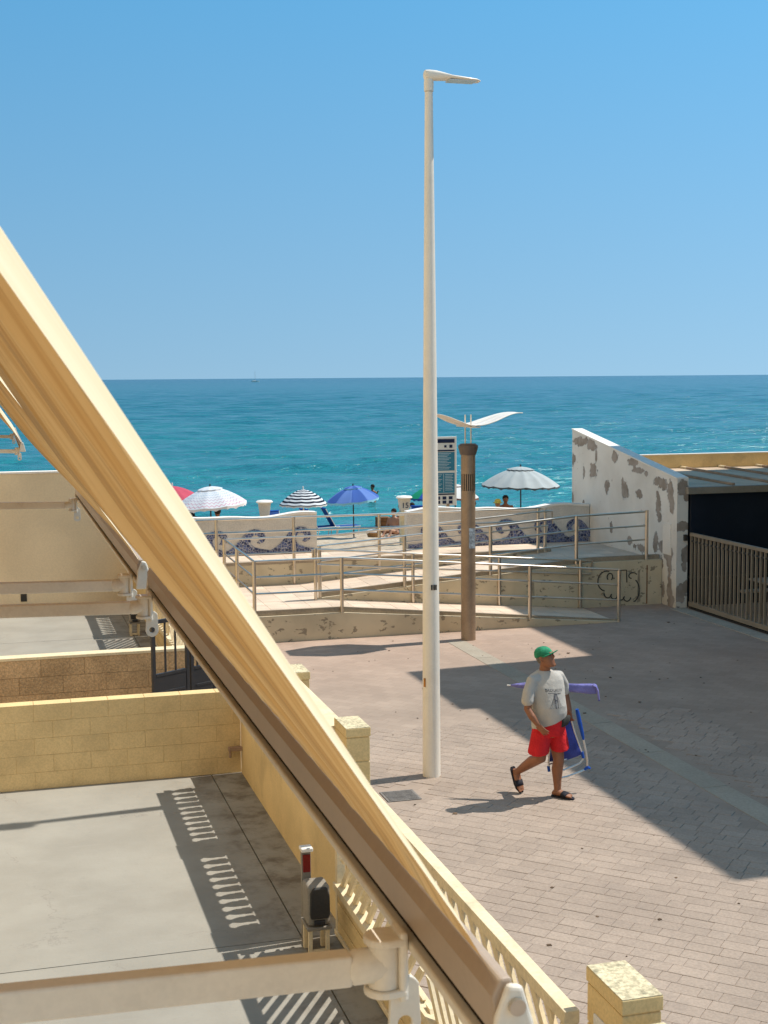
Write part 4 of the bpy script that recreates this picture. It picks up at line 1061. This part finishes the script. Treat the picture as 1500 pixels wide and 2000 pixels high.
# cap
cp = MB(); cr = []
for u, k, fo in ((.022,1.0,-.006),(.05,.985,-.008),(.085,.86,-.012),(.110,.62,-.016),(.124,.30,-.018)): cr.append((hp(fo, 0, u), tuple(hs*.084*k), tuple(fd*.105*k)))
ell_loft(cp, W, cr, 20)
capo = thing  # (name kept free)
co = soften(cp.build('cap', m_green, man), .008, 3)
bm_ = MB()
def brim(u, v):
    a = (v-.5)*math.pi*.92; rad = .088+.085*u*math.cos(a)**.8 if True else 0
    q = HC+fd*(.0+(.092+.080*u)*math.cos(a)-.006)+hs*(.080+.004*u)*math.sin(a)*1.02+hu*(.024+.014*u-.030*(math.sin(a)**2)*u)
    return W(*q)
bm_.grid(6, 17, brim).build('cap_brim', m_green, co, smooth=True, solid=.006)
eyes = MB()
for sg_ in (-1, 1): ball(eyes, W, hp(.083, sg_*.031, .012), (.011,.011,.008))
eyes.build('eyes', m_black, man, smooth=True)
# t-shirt
ts = MB(); rings = []
for z, c, a, b in ((.86,(-.102,.01),.192,.160),(.95,(-.105,.028),.196,.172),(1.05,(-.112,.038),.192,.172),(1.15,(-.122,.025),.192,.156),(1.25,(-.132,.012),.198,.140),(1.33,(-.140,.004),.196,.115),(1.375,(-.146,0),.172,.098),(1.41,(-.150,0),.112,.080),(1.43,(-.151,0),.082,.072)):
    rings.append((c, z, a, b))
out = []
for c, z, a, b in rings:
    R = []
    for k in range(40):
        q = 2*math.pi*k/40; la = S[0]*a*math.cos(q)+Fd[0]*b*math.sin(q); lt = S[1]*a*math.cos(q)+Fd[1]*b*math.sin(q)
        zz = z; w = max(0, 1-(z-.86)/.25)
        zz += w*(.36*la+.006*math.sin(7*q)); bulge = 1+.018*math.sin(5*q+z*9)*w
        R.append(W(c[0]+la*bulge, c[1]+lt*bulge, zz))
    out.append(R)
ts.loft(out)
limb(ts, W, [(-.245,.070,1.345),(-.298,.105,1.335),(-.340,.148,1.225),(-.352,.158,1.135)], [.062,.064,.063,.068])
limb(ts, W, [(-.03,-.08,1.345),(.018,-.122,1.335),(.072,-.185,1.24),(.090,-.205,1.165)], [.062,.064,.060,.063])
tso = soften(ts.build('tshirt', m_shirt, man), .009, 3)
# print on the chest: word over a bridge tower with its cables
def text_mesh(name, body_, size, mat_):
    cu = bpy.data.curves.new(name, 'FONT'); cu.body = body_; cu.size = size; cu.align_x = 'CENTER'; cu.resolution_u = 2
    tmp = bpy.data.objects.new(name, cu); COL.objects.link(tmp)
    me = bpy.data.meshes.new_from_object(tmp.evaluated_get(bpy.context.evaluated_depsgraph_get())); bpy.data.objects.remove(tmp)
    me.materials.clear(); me.materials.append(mat_); return me
m_ink = M('faded_ink', (.10,.10,.11), .9, .5, 60)
sW = (rC*S[0]+tC*S[1]); fW = (rC*Fd[0]+tC*Fd[1])
pr = MB()
def bar2(x0, z0, x1, z1, w):
    d = Vector((x1-x0, z1-z0)); nrm_ = Vector((-d.y, d.x)).normalized()*w/2; n = 8; P = []
    for i in range(n+1):
        p = Vector((x0, z0))+d*i/n; P.append((p.x-nrm_.x, p.y-nrm_.y)); P.append((p.x+nrm_.x, p.y+nrm_.y))
    pr.add([(a, 0, b) for a, b in P], [(2*i, 2*i+2, 2*i+3, 2*i+1) for i in range(n)])
for x in (-.016, .016): bar2(x, -.02, x, -.20, .012)
bar2(-.03, -.025, .03, -.025, .014); bar2(-.024, -.09, .024, -.09, .010)
for k in range(4): bar2(-.02, -.03, -.035-.028*k, -.20, .004); bar2(.02, -.03, .035+.028*k, -.20, .004)
bar2(-.12, -.012, .12, -.012, .006)
me = text_mesh('shirt_print', 'BROOKLYN', .062, m_ink)
bmx = bmesh.new(); bmx.from_mesh(me)
for v in bmx.verts: v.co = Vector((v.co.x, 0, v.co.y+.005))
tmpm = bpy.data.meshes.new('tmp'); tmpm.from_pydata(pr.v, [], pr.f); bmx.from_mesh(tmpm)
bmesh.ops.subdivide_edges(bmx, edges=[e for e in bmx.edges if e.calc_length() > .03], cuts=2)
ctr = Vector(MBASE)+rC*(-.125)+tC*.02+Vector((0,0,1.255))+fW*.26+sW*.075
for v in bmx.verts:
    a, b = v.co.x, v.co.z; v.co = ctr+sW*a+Vector((0,0,b))-Vector(MBASE)
bmx.to_mesh(me); bmx.free()
po = bpy.data.objects.new('shirt_print', me); COL.objects.link(po); po.parent = tso
shw = po.modifiers.new('wrap', 'SHRINKWRAP'); shw.target = tso; shw.wrap_method = 'NEAREST_SURFACEPOINT'; shw.offset = .004; shw.wrap_mode = 'ABOVE_SURFACE'
# shorts
sh = MB()
ell_loft(sh, W, [((-.105,0,.72),sc(S,.17),sc(Fd,.135)),((-.105,0,.80),sc(S,.182),sc(Fd,.15)),((-.105,.01,.90),sc(S,.178),sc(Fd,.150))], 24)
def leg_tube(c0, c1, c2, r0_, r1_, r2_):
    rg = []
    for c, r in ((c0, r0_), (c1, r1_), (c2, r2_)): rg.append((c, (r*.84,-r*.55,.02), (r*.55,r*.84,-.02)))
    ell_loft(sh, W, rg, 22)
leg_tube((-.18,.03,.80), (-.205,.05,.66), (-.222,.062,.545), .105, .110, .118)
leg_tube((-.03,-.035,.80), (.0,-.03,.68), (.018,-.028,.565), .105, .102, .106)
soften(sh.build('shorts', m_shorts, man), .009, 3)
# waist pack on the left hip
wp = MB(); ell_loft(wp, W, [((-.03,.11,.865),(.05,-.012,0),(0,0,.03)),((.03,.085,.868),(.01,.03,0),(0,0,.052)),((.085,.045,.885),(.02,.03,0),(0,0,.052)),((.12,-.02,.905),(.015,.02,0),(0,0,.03))], 14)
soften(wp.build('waist_pack', m_pack, man), .008, 3)
# sandals
def sole(name, pts, w, up, th):
    L_, R_ = [], []
    pts = [Vector(p) for p in pts]; up = Vector(up).normalized(); rings = []
    for i, (p, wi) in enumerate(zip(pts, w)):
        d = (pts[min(i+1, len(pts)-1)]-pts[max(i-1, 0)]).normalized(); sd_ = d.cross(up).normalized(); u = sd_.cross(d)
        rings.append([W(*(p+sd_*wi)), W(*(p-sd_*wi)), W(*(p-sd_*wi-u*th)), W(*(p+sd_*wi-u*th))])
    return MB().loft(rings)
so = sole('s', [(-.055,-.108,.026),(-.03,-.09,.026),(.03,-.048,.026),(.09,-.005,.026),(.135,.027,.026),(.165,.048,.026)], (.022,.040,.038,.048,.048,.022), (0,0,1), .024)
so.build('sandal', m_sandal, man, bevel=.006)
stp = MB(); ell_loft(stp, W, [((.055,-.028,.050),(.036,-.043,0),(.004,.003,.034)),((.085,-.008,.048),(.040,-.047,0),(.004,.003,.028)),((.108,.008,.044),(.040,-.047,0),(.004,.003,.021))], 16)
stp.build('sandal_strap', m_sandal, man, smooth=True)
so = sole('s', [(-.462,-.300,.285),(-.455,-.292,.255),(-.440,-.268,.185),(-.418,-.236,.115),(-.398,-.205,.070),(-.372,-.172,.030)], (.024,.040,.038,.046,.046,.026), (.55,.6,.58), .022)
so.build('sandal', m_sandal, man, bevel=.006)
stp = MB(); ell_loft(stp, W, [((-.413,-.235,.150),(.040,-.035,0),(.026,.032,.012)),((-.404,-.214,.118),(.043,-.038,0),(.023,.028,.012)),((-.396,-.202,.092),(.043,-.038,0),(.018,.023,.012))], 16)
stp.build('sandal_strap', m_sandal, man, smooth=True)

# closed parasol under the arm
um = thing('folded_parasol', 'closed violet blue beach parasol tucked under the man arm', 'parasol', tuple(W(0,-.22,1.15)))
ub = MB(); N = 20; rings = []
ax = [(-.495,-.300,1.196,.006),(-.42,-.292,1.196,.022),(-.30,-.275,1.196,.036),(-.1,-.25,1.194,.042),(.08,-.205,1.190,.046),(.24,-.185,1.184,.052),(.37,-.170,1.180,.058),(.43,-.162,1.180,.050)]
for i, (a, t_, z, r) in enumerate(ax):
    R = []
    for k in range(N):
        q = 2*math.pi*k/N; rk = r*(1+.12*math.sin(4*q+.8*i)); R.append(W(a, t_+rk*.8*math.cos(q), z+rk*math.sin(q)))
    rings.append(R)
ub.loft(rings).build('cloth', m_lilac, um, smooth=True)
fl = MB()
def flapf(u, v):
    a = .40+.085*u-.05*max(0, u-.55)+.012*math.sin(v*6); z = 1.230-.02*u-.25*max(0, u-.28)**1.0*(1-.30*abs(v-.5)*2)
    return W(a, -.205+.10*v+.01*math.sin(5*u), z-.01*math.sin(v*9))
fl.grid(14, 12, flapf).build('loose_flap', m_lilac, um, smooth=True, solid=.006)
MB().tube([W(-.53,-.305,1.196),W(-.49,-.300,1.196)], .007, 8).build('tip', m_white, um)
# folded beach chair in the left hand
ch = thing('folded_chair', 'folded blue beach chair with aluminium tubes carried by the man', 'beach chair', tuple(W(.14,-.18,.25)))
def T(name, pts, r, m, par=ch, n=10): return autosmooth(MB().tube([W(*p) for p in pts], r, n).build(name, m, par))
MB().grid(6, 8, lambda u, v: W(-.035+(.185)*v+u*(-.06+.20*v), -.20+.02*math.sin(v*3)+.05*u*(1-v), .875-.50*u-.02*math.sin(math.pi*v)*u+.07*v*u)).build('fabric_panel', m_bfab, ch, smooth=True, solid=.006)
T('frame_tube', [(.150,-.19,.875),(.200,-.195,.70),(.262,-.20,.52),(.295,-.205,.43),(.298,-.205,.385),(.265,-.195,.345),(.19,-.18,.315),(.02,-.13,.265)], .0105, m_tube)
T('frame_tube', [(-.035,-.175,.86),(-.065,-.15,.62),(-.092,-.11,.38),(-.088,-.10,.30)], .0105, m_tube)
T('frame_tube', [(.236,-.215,.90),(.285,-.22,.70),(.335,-.228,.46),(.352,-.23,.36),(.350,-.235,.30)], .0105, m_tube)
T('frame_tube', [(.33,-.232,.262),(.24,-.20,.235),(.12,-.16,.205),(.0,-.13,.19)], .0105, m_tube)
T('cross_tube', [(.27,-.2,.44),(.12,-.165,.405),(-.085,-.115,.355)], .009, m_tube)
T('armrest', [(.228,-.212,.945),(.238,-.214,.90),(.262,-.218,.79),(.292,-.222,.66),(.305,-.224,.60)], [.018,.022,.024,.019,.012], m_blue)
T('hinge', [(.285,-.203,.47),(.300,-.205,.40)], .017, m_blue)
T('foot_cap', [(.385,-.245,.270),(.352,-.236,.288),(.315,-.226,.258)], [.012,.022,.012], m_blue)
T('foot_cap', [(-.095,-.105,.34),(-.086,-.10,.28)], .016, m_blue)
# ------------------------------------------------------------------ beach: parasols, loungers, bathers, boat
def canopy_mat(name, fn, tr=.3):
    t = NT(name); c = fn(t); t.fin(c, .85, spec=.15)
    q = t.t.nodes.new('ShaderNodeBsdfTranslucent'); t.l(c, q.inputs[0])
    mx = t.t.nodes.new('ShaderNodeMixShader'); mx.inputs[0].default_value = tr
    t.l(t.b.outputs[0], mx.inputs[1]); t.l(q.outputs[0], mx.inputs[2]); t.l(mx.outputs[0], t.out.inputs[0]); return t.m
def plain(c): return lambda t: t.mix(t.mapr(t.noise(2, 4), .3, .7), tuple(x*.93 for x in c), tuple(min(1, x*1.05) for x in c))
def wavy(t):
    a, r = t.attr('ang'), t.attr('rad')
    s = t.math('ADD', t.math('MULTIPLY', r, 62), t.math('MULTIPLY', t.math('SINE', t.math('MULTIPLY', a, 44)), 1.3))
    k = t.math('MULTIPLY', t.mapr(t.math('SINE', s), .45, .75), t.mapr(r, .25, .45))
    return t.mix(t.math('MULTIPLY', k, .75), (.82,.82,.82), t.mix(t.mapr(r, .5, .95), (.42,.58,.66), (.70,.30,.38)))
def bands(t):
    r = t.attr('rad'); k = t.mapr(t.math('SINE', t.math('ADD', t.math('MULTIPLY', r, 44), 1.4)), -.12, .12)
    return t.mix(k, (.82,.82,.80), (.018,.022,.035))
def gores(c1, c2, n):
    def f(t):
        a = t.attr('ang'); k = t.mapr(t.math('SINE', t.math('MULTIPLY', a, n/2)), -.02, .02)
        return t.mix(k, c1, c2)
    return f
def parasol(label, x, y, zrim, R, rise, m, m_edge, vent=True, tilt=(0, 0), ng=10, val=.09, dark_under=None):
    zb = sz(y)-.15; t = thing('beach_parasol', label, 'parasol', (x, y, zb), 'parasols on the beach')
    tx, ty = tilt
    def P(rad, ang, dz=0):
        gor = 1-.035*abs(math.sin(ang*ng/2)); rr_ = R*rad*gor
        z = zrim+rise*(1-rad**1.75)-.028*R*rad*abs(math.sin(ang*ng/2))+dz; px_, py_ = rr_*math.cos(ang), rr_*math.sin(ang)
        return (x+px_-tx*(z-zrim)*.0, y+py_, z+tx*px_+ty*py_)
    na, nr = ng*6, 14
    def mk(name, ra, rb, dz, mat_, n_r=nr):
        mb = MB(); vs, A, Rd = [], [], []
        for i in range(n_r):
            for k in range(na+1):
                rad = ra+(rb-ra)*i/(n_r-1); ang = 2*math.pi*k/na; vs.append(P(rad, ang, dz)); A.append(ang); Rd.append(rad)
        mb.add(vs, [(i*(na+1)+k, i*(na+1)+k+1, (i+1)*(na+1)+k+1, (i+1)*(na+1)+k) for i in range(n_r-1) for k in range(na)])
        o = mb.build(name, mat_, t, smooth=True, fixn=False)
        for nm, d in (('ang', A), ('rad', Rd)):
            at = o.data.attributes.new(nm, 'FLOAT', 'POINT'); at.data.foreach_set('value', d)
        return o
    mk('canopy', .02 if not vent else .22, 1.0, 0, m)
    if vent:
        v = mk('vent_cap', .015, .34, .035, m, 5)
        mb = MB(); mb.grid(2, na+1, lambda u, w: (lambda p: (p[0], p[1], p[2]-.035*u*(1+.5*math.sin(w*2*math.pi*ng))))(P(.34, 2*math.pi*w, .035)))
        mb.build('vent_trim', m_edge, v)
    mb = MB(); mb.grid(2, na+1, lambda u, w: (lambda p: (p[0], p[1], p[2]-val*u*(.75+.25*math.cos(w*2*math.pi*ng*2))))(P(1.0, 2*math.pi*w)))
    mb.build('valance', m_edge, t)
    top = P(0, 0); autosmooth(MB().tube([(x+.02, y, zb), (top[0], top[1], top[2]+.10)], .022, 8).build('pole', m_white if tx == 0 else m_black, t))
    for k in range(ng):
        a = 2*math.pi*k/ng; p = P(.98, a, -.012); q = P(.04, a, -.02); MB().tube([q, P(.5, a, -.016), p], .006, 5).build('rib', m_black, t)
    return t
parasol('large pale grey parasol with dark scalloped vent, right of the winged lamp', 14.9, 38, 1.40, 1.15, .50, canopy_mat('pale_grey_canopy', plain((.55,.58,.56))), M('dark_trim', (.10,.11,.11), .9), tilt=(-.02,.0), ng=14, val=.07)
parasol('white and brown parasol half hidden behind the winged lamp', 14.05, 41.5, .80, .78, .36, canopy_mat('cream_canopy', gores((.78,.74,.68),(.70,.66,.60),10), .2), M('brown_trim', (.25,.12,.09), .9), tilt=(-.04,0))
parasol('small black and white ringed parasol in the middle of the beach', 9.45, 43, .58, .78, .46, canopy_mat('ringed_canopy', bands, .2), M('ring_trim', (.70,.70,.68), .9), vent=False, val=.06)
parasol('blue parasol with turquoise trim tilting to the right', 11.35, 44, .60, .88, .40, canopy_mat('blue_canopy', gores((.07,.15,.45),(.16,.27,.60),10), .25), M('turquoise_trim', (.30,.62,.70), .9), tilt=(.10,.02))
parasol('blue and green segmented parasol just left of the tall lamp', 15.05, 47, .30, .82, .40, canopy_mat('blue_green_canopy', gores((.04,.12,.42),(.02,.36,.17),5), .25), M('blue_trim', (.05,.10,.30), .9), vent=False)
parasol('white parasol with fine wavy lines beside the awning edge', 5.72, 38, 1.12, 1.02, .46, canopy_mat('wavy_canopy', wavy, .25), M('white_trim', (.78,.72,.72), .9), tilt=(.07,0))
parasol('pink red parasol peeping out beside the awning edge', 5.05, 41, 1.0, .95, .42, canopy_mat('pink_canopy', plain((.62,.10,.14)), .25), M('pink_trim', (.70,.62,.55), .9), vent=False)

m_bl = M('blue_sling', (.02,.07,.24), .7, .15, 8)
def lounger(label, x, y, ang, flip=1):
    z0 = sz(y); t = thing('beach_lounger', label, 'lounger', (x, y, z0), 'loungers on the sand')
    c, s = math.cos(ang), math.sin(ang)
    def Q(a, b, h): return (x+c*a-s*b, y+s*a+c*b, z0+h)
    for b in (-.28, .28):
        autosmooth(MB().tube([Q(-.55,b,.33),Q(.35,b,.33),Q(.72,b,.98)], .018, 8).build('frame', m_tube, t))
        for a in (-.5, .3): MB().tube([Q(a,b,.33),Q(a+.05,b,0)], .016, 8).build('leg', m_tube, t)
    MB().add([Q(-.55,-.26,.335),Q(.35,-.26,.32),Q(.35,.26,.32),Q(-.55,.26,.335)], [(0,1,2,3)]).build('seat', m_bl, t, solid=.02)
    MB().add([Q(.36,-.26,.335),Q(.71,-.26,.96),Q(.71,.26,.96),Q(.36,.26,.335)], [(0,1,2,3)]).build('backrest', m_bl, t, solid=.02)
    MB().tube([Q(.72,-.28,.98),Q(.72,.28,.98)], .026, 8).build('head_bar', m_blue, t)
    return t
lounger('left blue lounger of the pair standing in the beach opening', 10.75, 46.0, math.radians(200))
lounger('right blue lounger of the pair standing in the beach opening', 11.55, 46.2, math.radians(185))
lounger('blue lounger whose head bar shows over the wall below the ringed parasol', 8.05, 40.0, math.radians(100))
lounger('blue lounger whose head bar shows over the wall left of the tall lamp', 12.5, 40.0, math.radians(80))

def bather(label, x, y, skin, suit, seated=True, face=0, scale=1.0, hat=None, group='bathers on the beach', water=False, arms=0, seat_h=.3, z0=None):
    z0 = (sz(y) if z0 is None else z0); t = thing('person', label, 'person', (x, y, z0), group)
    c, s = math.cos(face), math.sin(face)
    def Q(a, b, h): return Vector((x+(c*a-s*b)*scale, y+(s*a+c*b)*scale, z0+h*scale))
    b0 = seat_h if seated else .86
    mb = MB(); n = 12
    def ring(cx, cz, a, b): return [Q(cx+b*math.sin(q), a*math.cos(q), cz) for q in [2*math.pi*k/n for k in range(n)]]
    mb.loft([ring(0,b0,.16,.11),ring(.01,b0+.12,.15,.10),ring(.0,b0+.36,.18,.105),ring(-.01,b0+.48,.185,.085),ring(0,b0+.53,.07,.06),ring(.01,b0+.58,.05,.05)])
    ball(mb, Q, (.02, 0, b0+.68), (.085*scale,.085*scale,.115*scale)); ball(mb, Q, (.105, 0, b0+.665), (.02*scale,)*3)
    for sg_ in (-1, 1):
        if arms and sg_ > 0: limb(mb, Q, [(0,.19,b0+.46),(.10,.36,b0+.40),(.14,.52,b0+.55)], [.05,.04,.035], 8)
        else: limb(mb, Q, [(0,sg_*.19,b0+.46),(.05,sg_*.24,b0+.22),(.22,sg_*.20,b0+.06)], [.05,.042,.034], 8)
        if seated: limb(mb, Q, [(0,sg_*.10,b0+.02),(.40,sg_*.12,b0+.10),(.52,sg_*.12,max(.05,b0-.28)),(.62,sg_*.12,max(.04,b0-.29))], [.09,.065,.045,.04], 8)
        else: limb(mb, Q, [(0,sg_*.10,b0+.02),(.03,sg_*.10,.45),(0,sg_*.10,.06),(.14,sg_*.10,.04)], [.09,.06,.045,.04], 8)
    o = mb.build('body', skin, t); soften(o, .022, 3)
    sw = MB(); sw.loft([ring(0,b0-.06,.168,.125),ring(.0,b0+.10,.165,.122),ring(.01,b0+.14,.157,.112)]); soften(sw.build('swimwear', suit, t), .02, 2)
    if hat is None:
        hm = MB(); ball(hm, Q, (.0, 0, b0+.715), (.095*scale,.095*scale,.095*scale)); hm.build('hair', m_hair, t, smooth=True)
    else:
        hm = MB(); hc = Q(0,0,b0+.70); hm.lathe(hc.x, hc.y, [(.17*scale,hc.z),(.10*scale,hc.z+.02),(.095*scale,hc.z+.08),(.05*scale,hc.z+.12)], 14); hm.build('hat', hat, t, smooth=True)
    return t
m_hair = M('dark_hair', (.03,.022,.018), .8, .2, 20)
m_s1, m_s2, m_s3 = M('suit_black', (.02,.02,.025), .8), M('suit_maroon', (.16,.02,.03), .8), M('suit_teal', (.03,.14,.15), .8)
bather('dark haired person sitting below the wavy white parasol', 5.95, 38.2, m_skin, m_s1, True, 1.6, seat_h=.42)
bather('person with dark hat sitting left of the one below the wavy parasol', 5.25, 38.4, m_skin, m_s1, True, 1.9, hat=m_s1, seat_h=.30)
bather('person in yellow hat sitting below the grey parasol', 14.30, 38.3, m_skin2, m_s3, True, 1.4, hat=M('yellow_hat', (.75,.62,.14), .8), seat_h=.40)
bather('bare chested person sitting beside the grey parasol pole', 14.62, 38.5, m_skin, m_s3, True, 4.4, seat_h=.52)
bather('person seen from behind wearing a patterned top behind the winged lamp', 13.42, 38.0, m_skin2, M('patterned_top', (.42,.30,.24), .9, .5, 22), True, 1.6, seat_h=.40)
bather('person standing in the sea with one arm raised', 15.85, 58, m_skin, m_s1, False, 3.6, arms=1, z0=-1.72, group='bathers in the water')
bather('dark haired bather sitting on the sand below the number post', 13.15, 44.5, m_skin, m_s2, True, 2.4, seat_h=.30)
bather('bather in maroon sitting beside the number post in the opening', 13.75, 45.2, m_skin, m_s2, True, 3.3, seat_h=.28)
bather('bather lying low left of the number post shaft', 12.75, 44.0, m_skin2, m_s2, True, 3.9, seat_h=.12)
# wooden box, towels, bag
wb_ = thing('wooden_crate', 'brown wooden crate standing on the sand at the water edge', 'crate', (13.2,47.0,sz(47)))
for k in range(4): MB().box(12.98,46.8,sz(47)+.02+k*.14,13.44,47.2,sz(47)+.15+k*.14).build('plank', M('brown_plank', (.22,.10,.04), .8, .2, 8) if k == 0 else bpy.data.materials['brown_plank'], wb_, bevel=.006)
for xx in (12.99,13.41): MB().box(xx-.02,46.78,sz(47)-.02,xx+.02,46.80,sz(47)+.60).build('post', bpy.data.materials['brown_plank'], wb_)
bgb = thing('beach_bag', 'pink beach bag lying on the sand by the bathers', 'bag', (13.2,43.5,sz(43.5)))
bm2 = MB(); ball(bm2, lambda a, b, c: Vector((13.2+a, 43.5+b, sz(43.5)+c)), (0,0,.12), (.24,.13,.15)); bm2.build('sack', M('pink_cloth', (.62,.10,.22), .8, .15, 8), bgb, smooth=True)
MB().tube([(13.05,43.5,sz(43.5)+.24),(13.2,43.5,sz(43.5)+.42),(13.35,43.5,sz(43.5)+.24)], .014, 8).build('strap', m_white, bgb)
bt = thing('basket', 'low tan basket with towel on the sand beside the loungers', 'basket', (11.95,43.6,sz(43.6)))
MB().lathe(11.95,43.6,[(.20,sz(43.6)-.03),(.25,sz(43.6)+.16),(.24,sz(43.6)+.17),(.19,sz(43.6)+.02)],18).build('weave', M('wicker', (.34,.19,.08), .85, .3, 30), bt)
bm3 = MB(); ball(bm3, lambda a, b, c: Vector((11.9+a, 43.6+b, sz(43.6)+c)), (-.05,0,.18), (.2,.15,.08)); bm3.build('towel', m_white, bt, smooth=True)
ft = thing('swim_ring', 'pink inflatable swim ring propped up behind the mural wall', 'swim ring', (14.9,35.2,.75))
mb = MB(); N, K = 22, 10
for i in range(N):
    for k in range(K):
        q, p = 2*math.pi*i/N, 2*math.pi*k/K; mb.v.append((14.95+(.22+.075*math.cos(p))*math.cos(q), 35.2+.075*math.sin(p), .70+(.22+.075*math.cos(p))*math.sin(q)))
mb.f = [(i*K+k, ((i+1)%N)*K+k, ((i+1)%N)*K+(k+1)%K, i*K+(k+1)%K) for i in range(N) for k in range(K)]
mb.build('ring_tube', M('pink_vinyl', (.70,.13,.24), .35, .1, 6), ft, smooth=True)
st = thing('stake', 'thin wooden stake holding the swim ring up', 'stake', (14.95,35.32,0))
MB().tube([(14.95,35.33,-.1),(14.95,35.33,.98)], .018, 8).build('shaft', m_batten, st)
# sailing boat near the horizon
sb = thing('sailing_boat', 'tiny white sailing boat with bare mast on the horizon', 'boat', (385,2080,-1))
bx, by = 385.0, 2080.0
MB().loft([[(bx-6+a, by-w, -1+h0), (bx-6+a, by+w, -1+h0), (bx-6+a, by+w*.6, -1-.4), (bx-6+a, by-w*.6, -1-.4)] for a, w, h0 in ((0,1.2,1.5),(4,1.9,1.4),(8,1.7,1.6),(11,.8,1.9),(12.4,.1,2.1))]).build('hull', m_white, sb)
MB().box(bx-4,by-1.0,.42,bx+1.5,by+1.0,1.3).build('cabin', m_white, sb, bevel=.1)
MB().tube([(bx,by,.4),(bx,by,15.5)], .16, 8).build('mast', m_grey, sb); MB().tube([(bx,by,1.9),(bx-5,by,2.0)], .12, 8).build('boom', m_grey, sb)

# crumbs of leaf, gum and grit lying on the paving
lit = MB(); lr = random.Random(5)
for i in range(170):
    x, y = lr.uniform(3.0, 12.5), lr.uniform(7.5, 23.0); s_ = lr.uniform(.008, .026)*(1 if lr.random() < .85 else 1.8); n_ = lr.randint(4, 6); a0 = lr.uniform(0, 6.28)
    P_ = [(x+s_*lr.uniform(.5, 1)*math.cos(a0+6.283*k/n_), y+s_*lr.uniform(.5, 1)*math.sin(a0+6.283*k/n_), .0085) for k in range(n_)]
    lit.prism(P_, (0, 0, lr.uniform(.002, .006)))
o = lit.build('leaf_litter', M('dry_leaf', (.13,.09,.06), .9, .5, 3), plaza); o['kind'] = 'stuff'
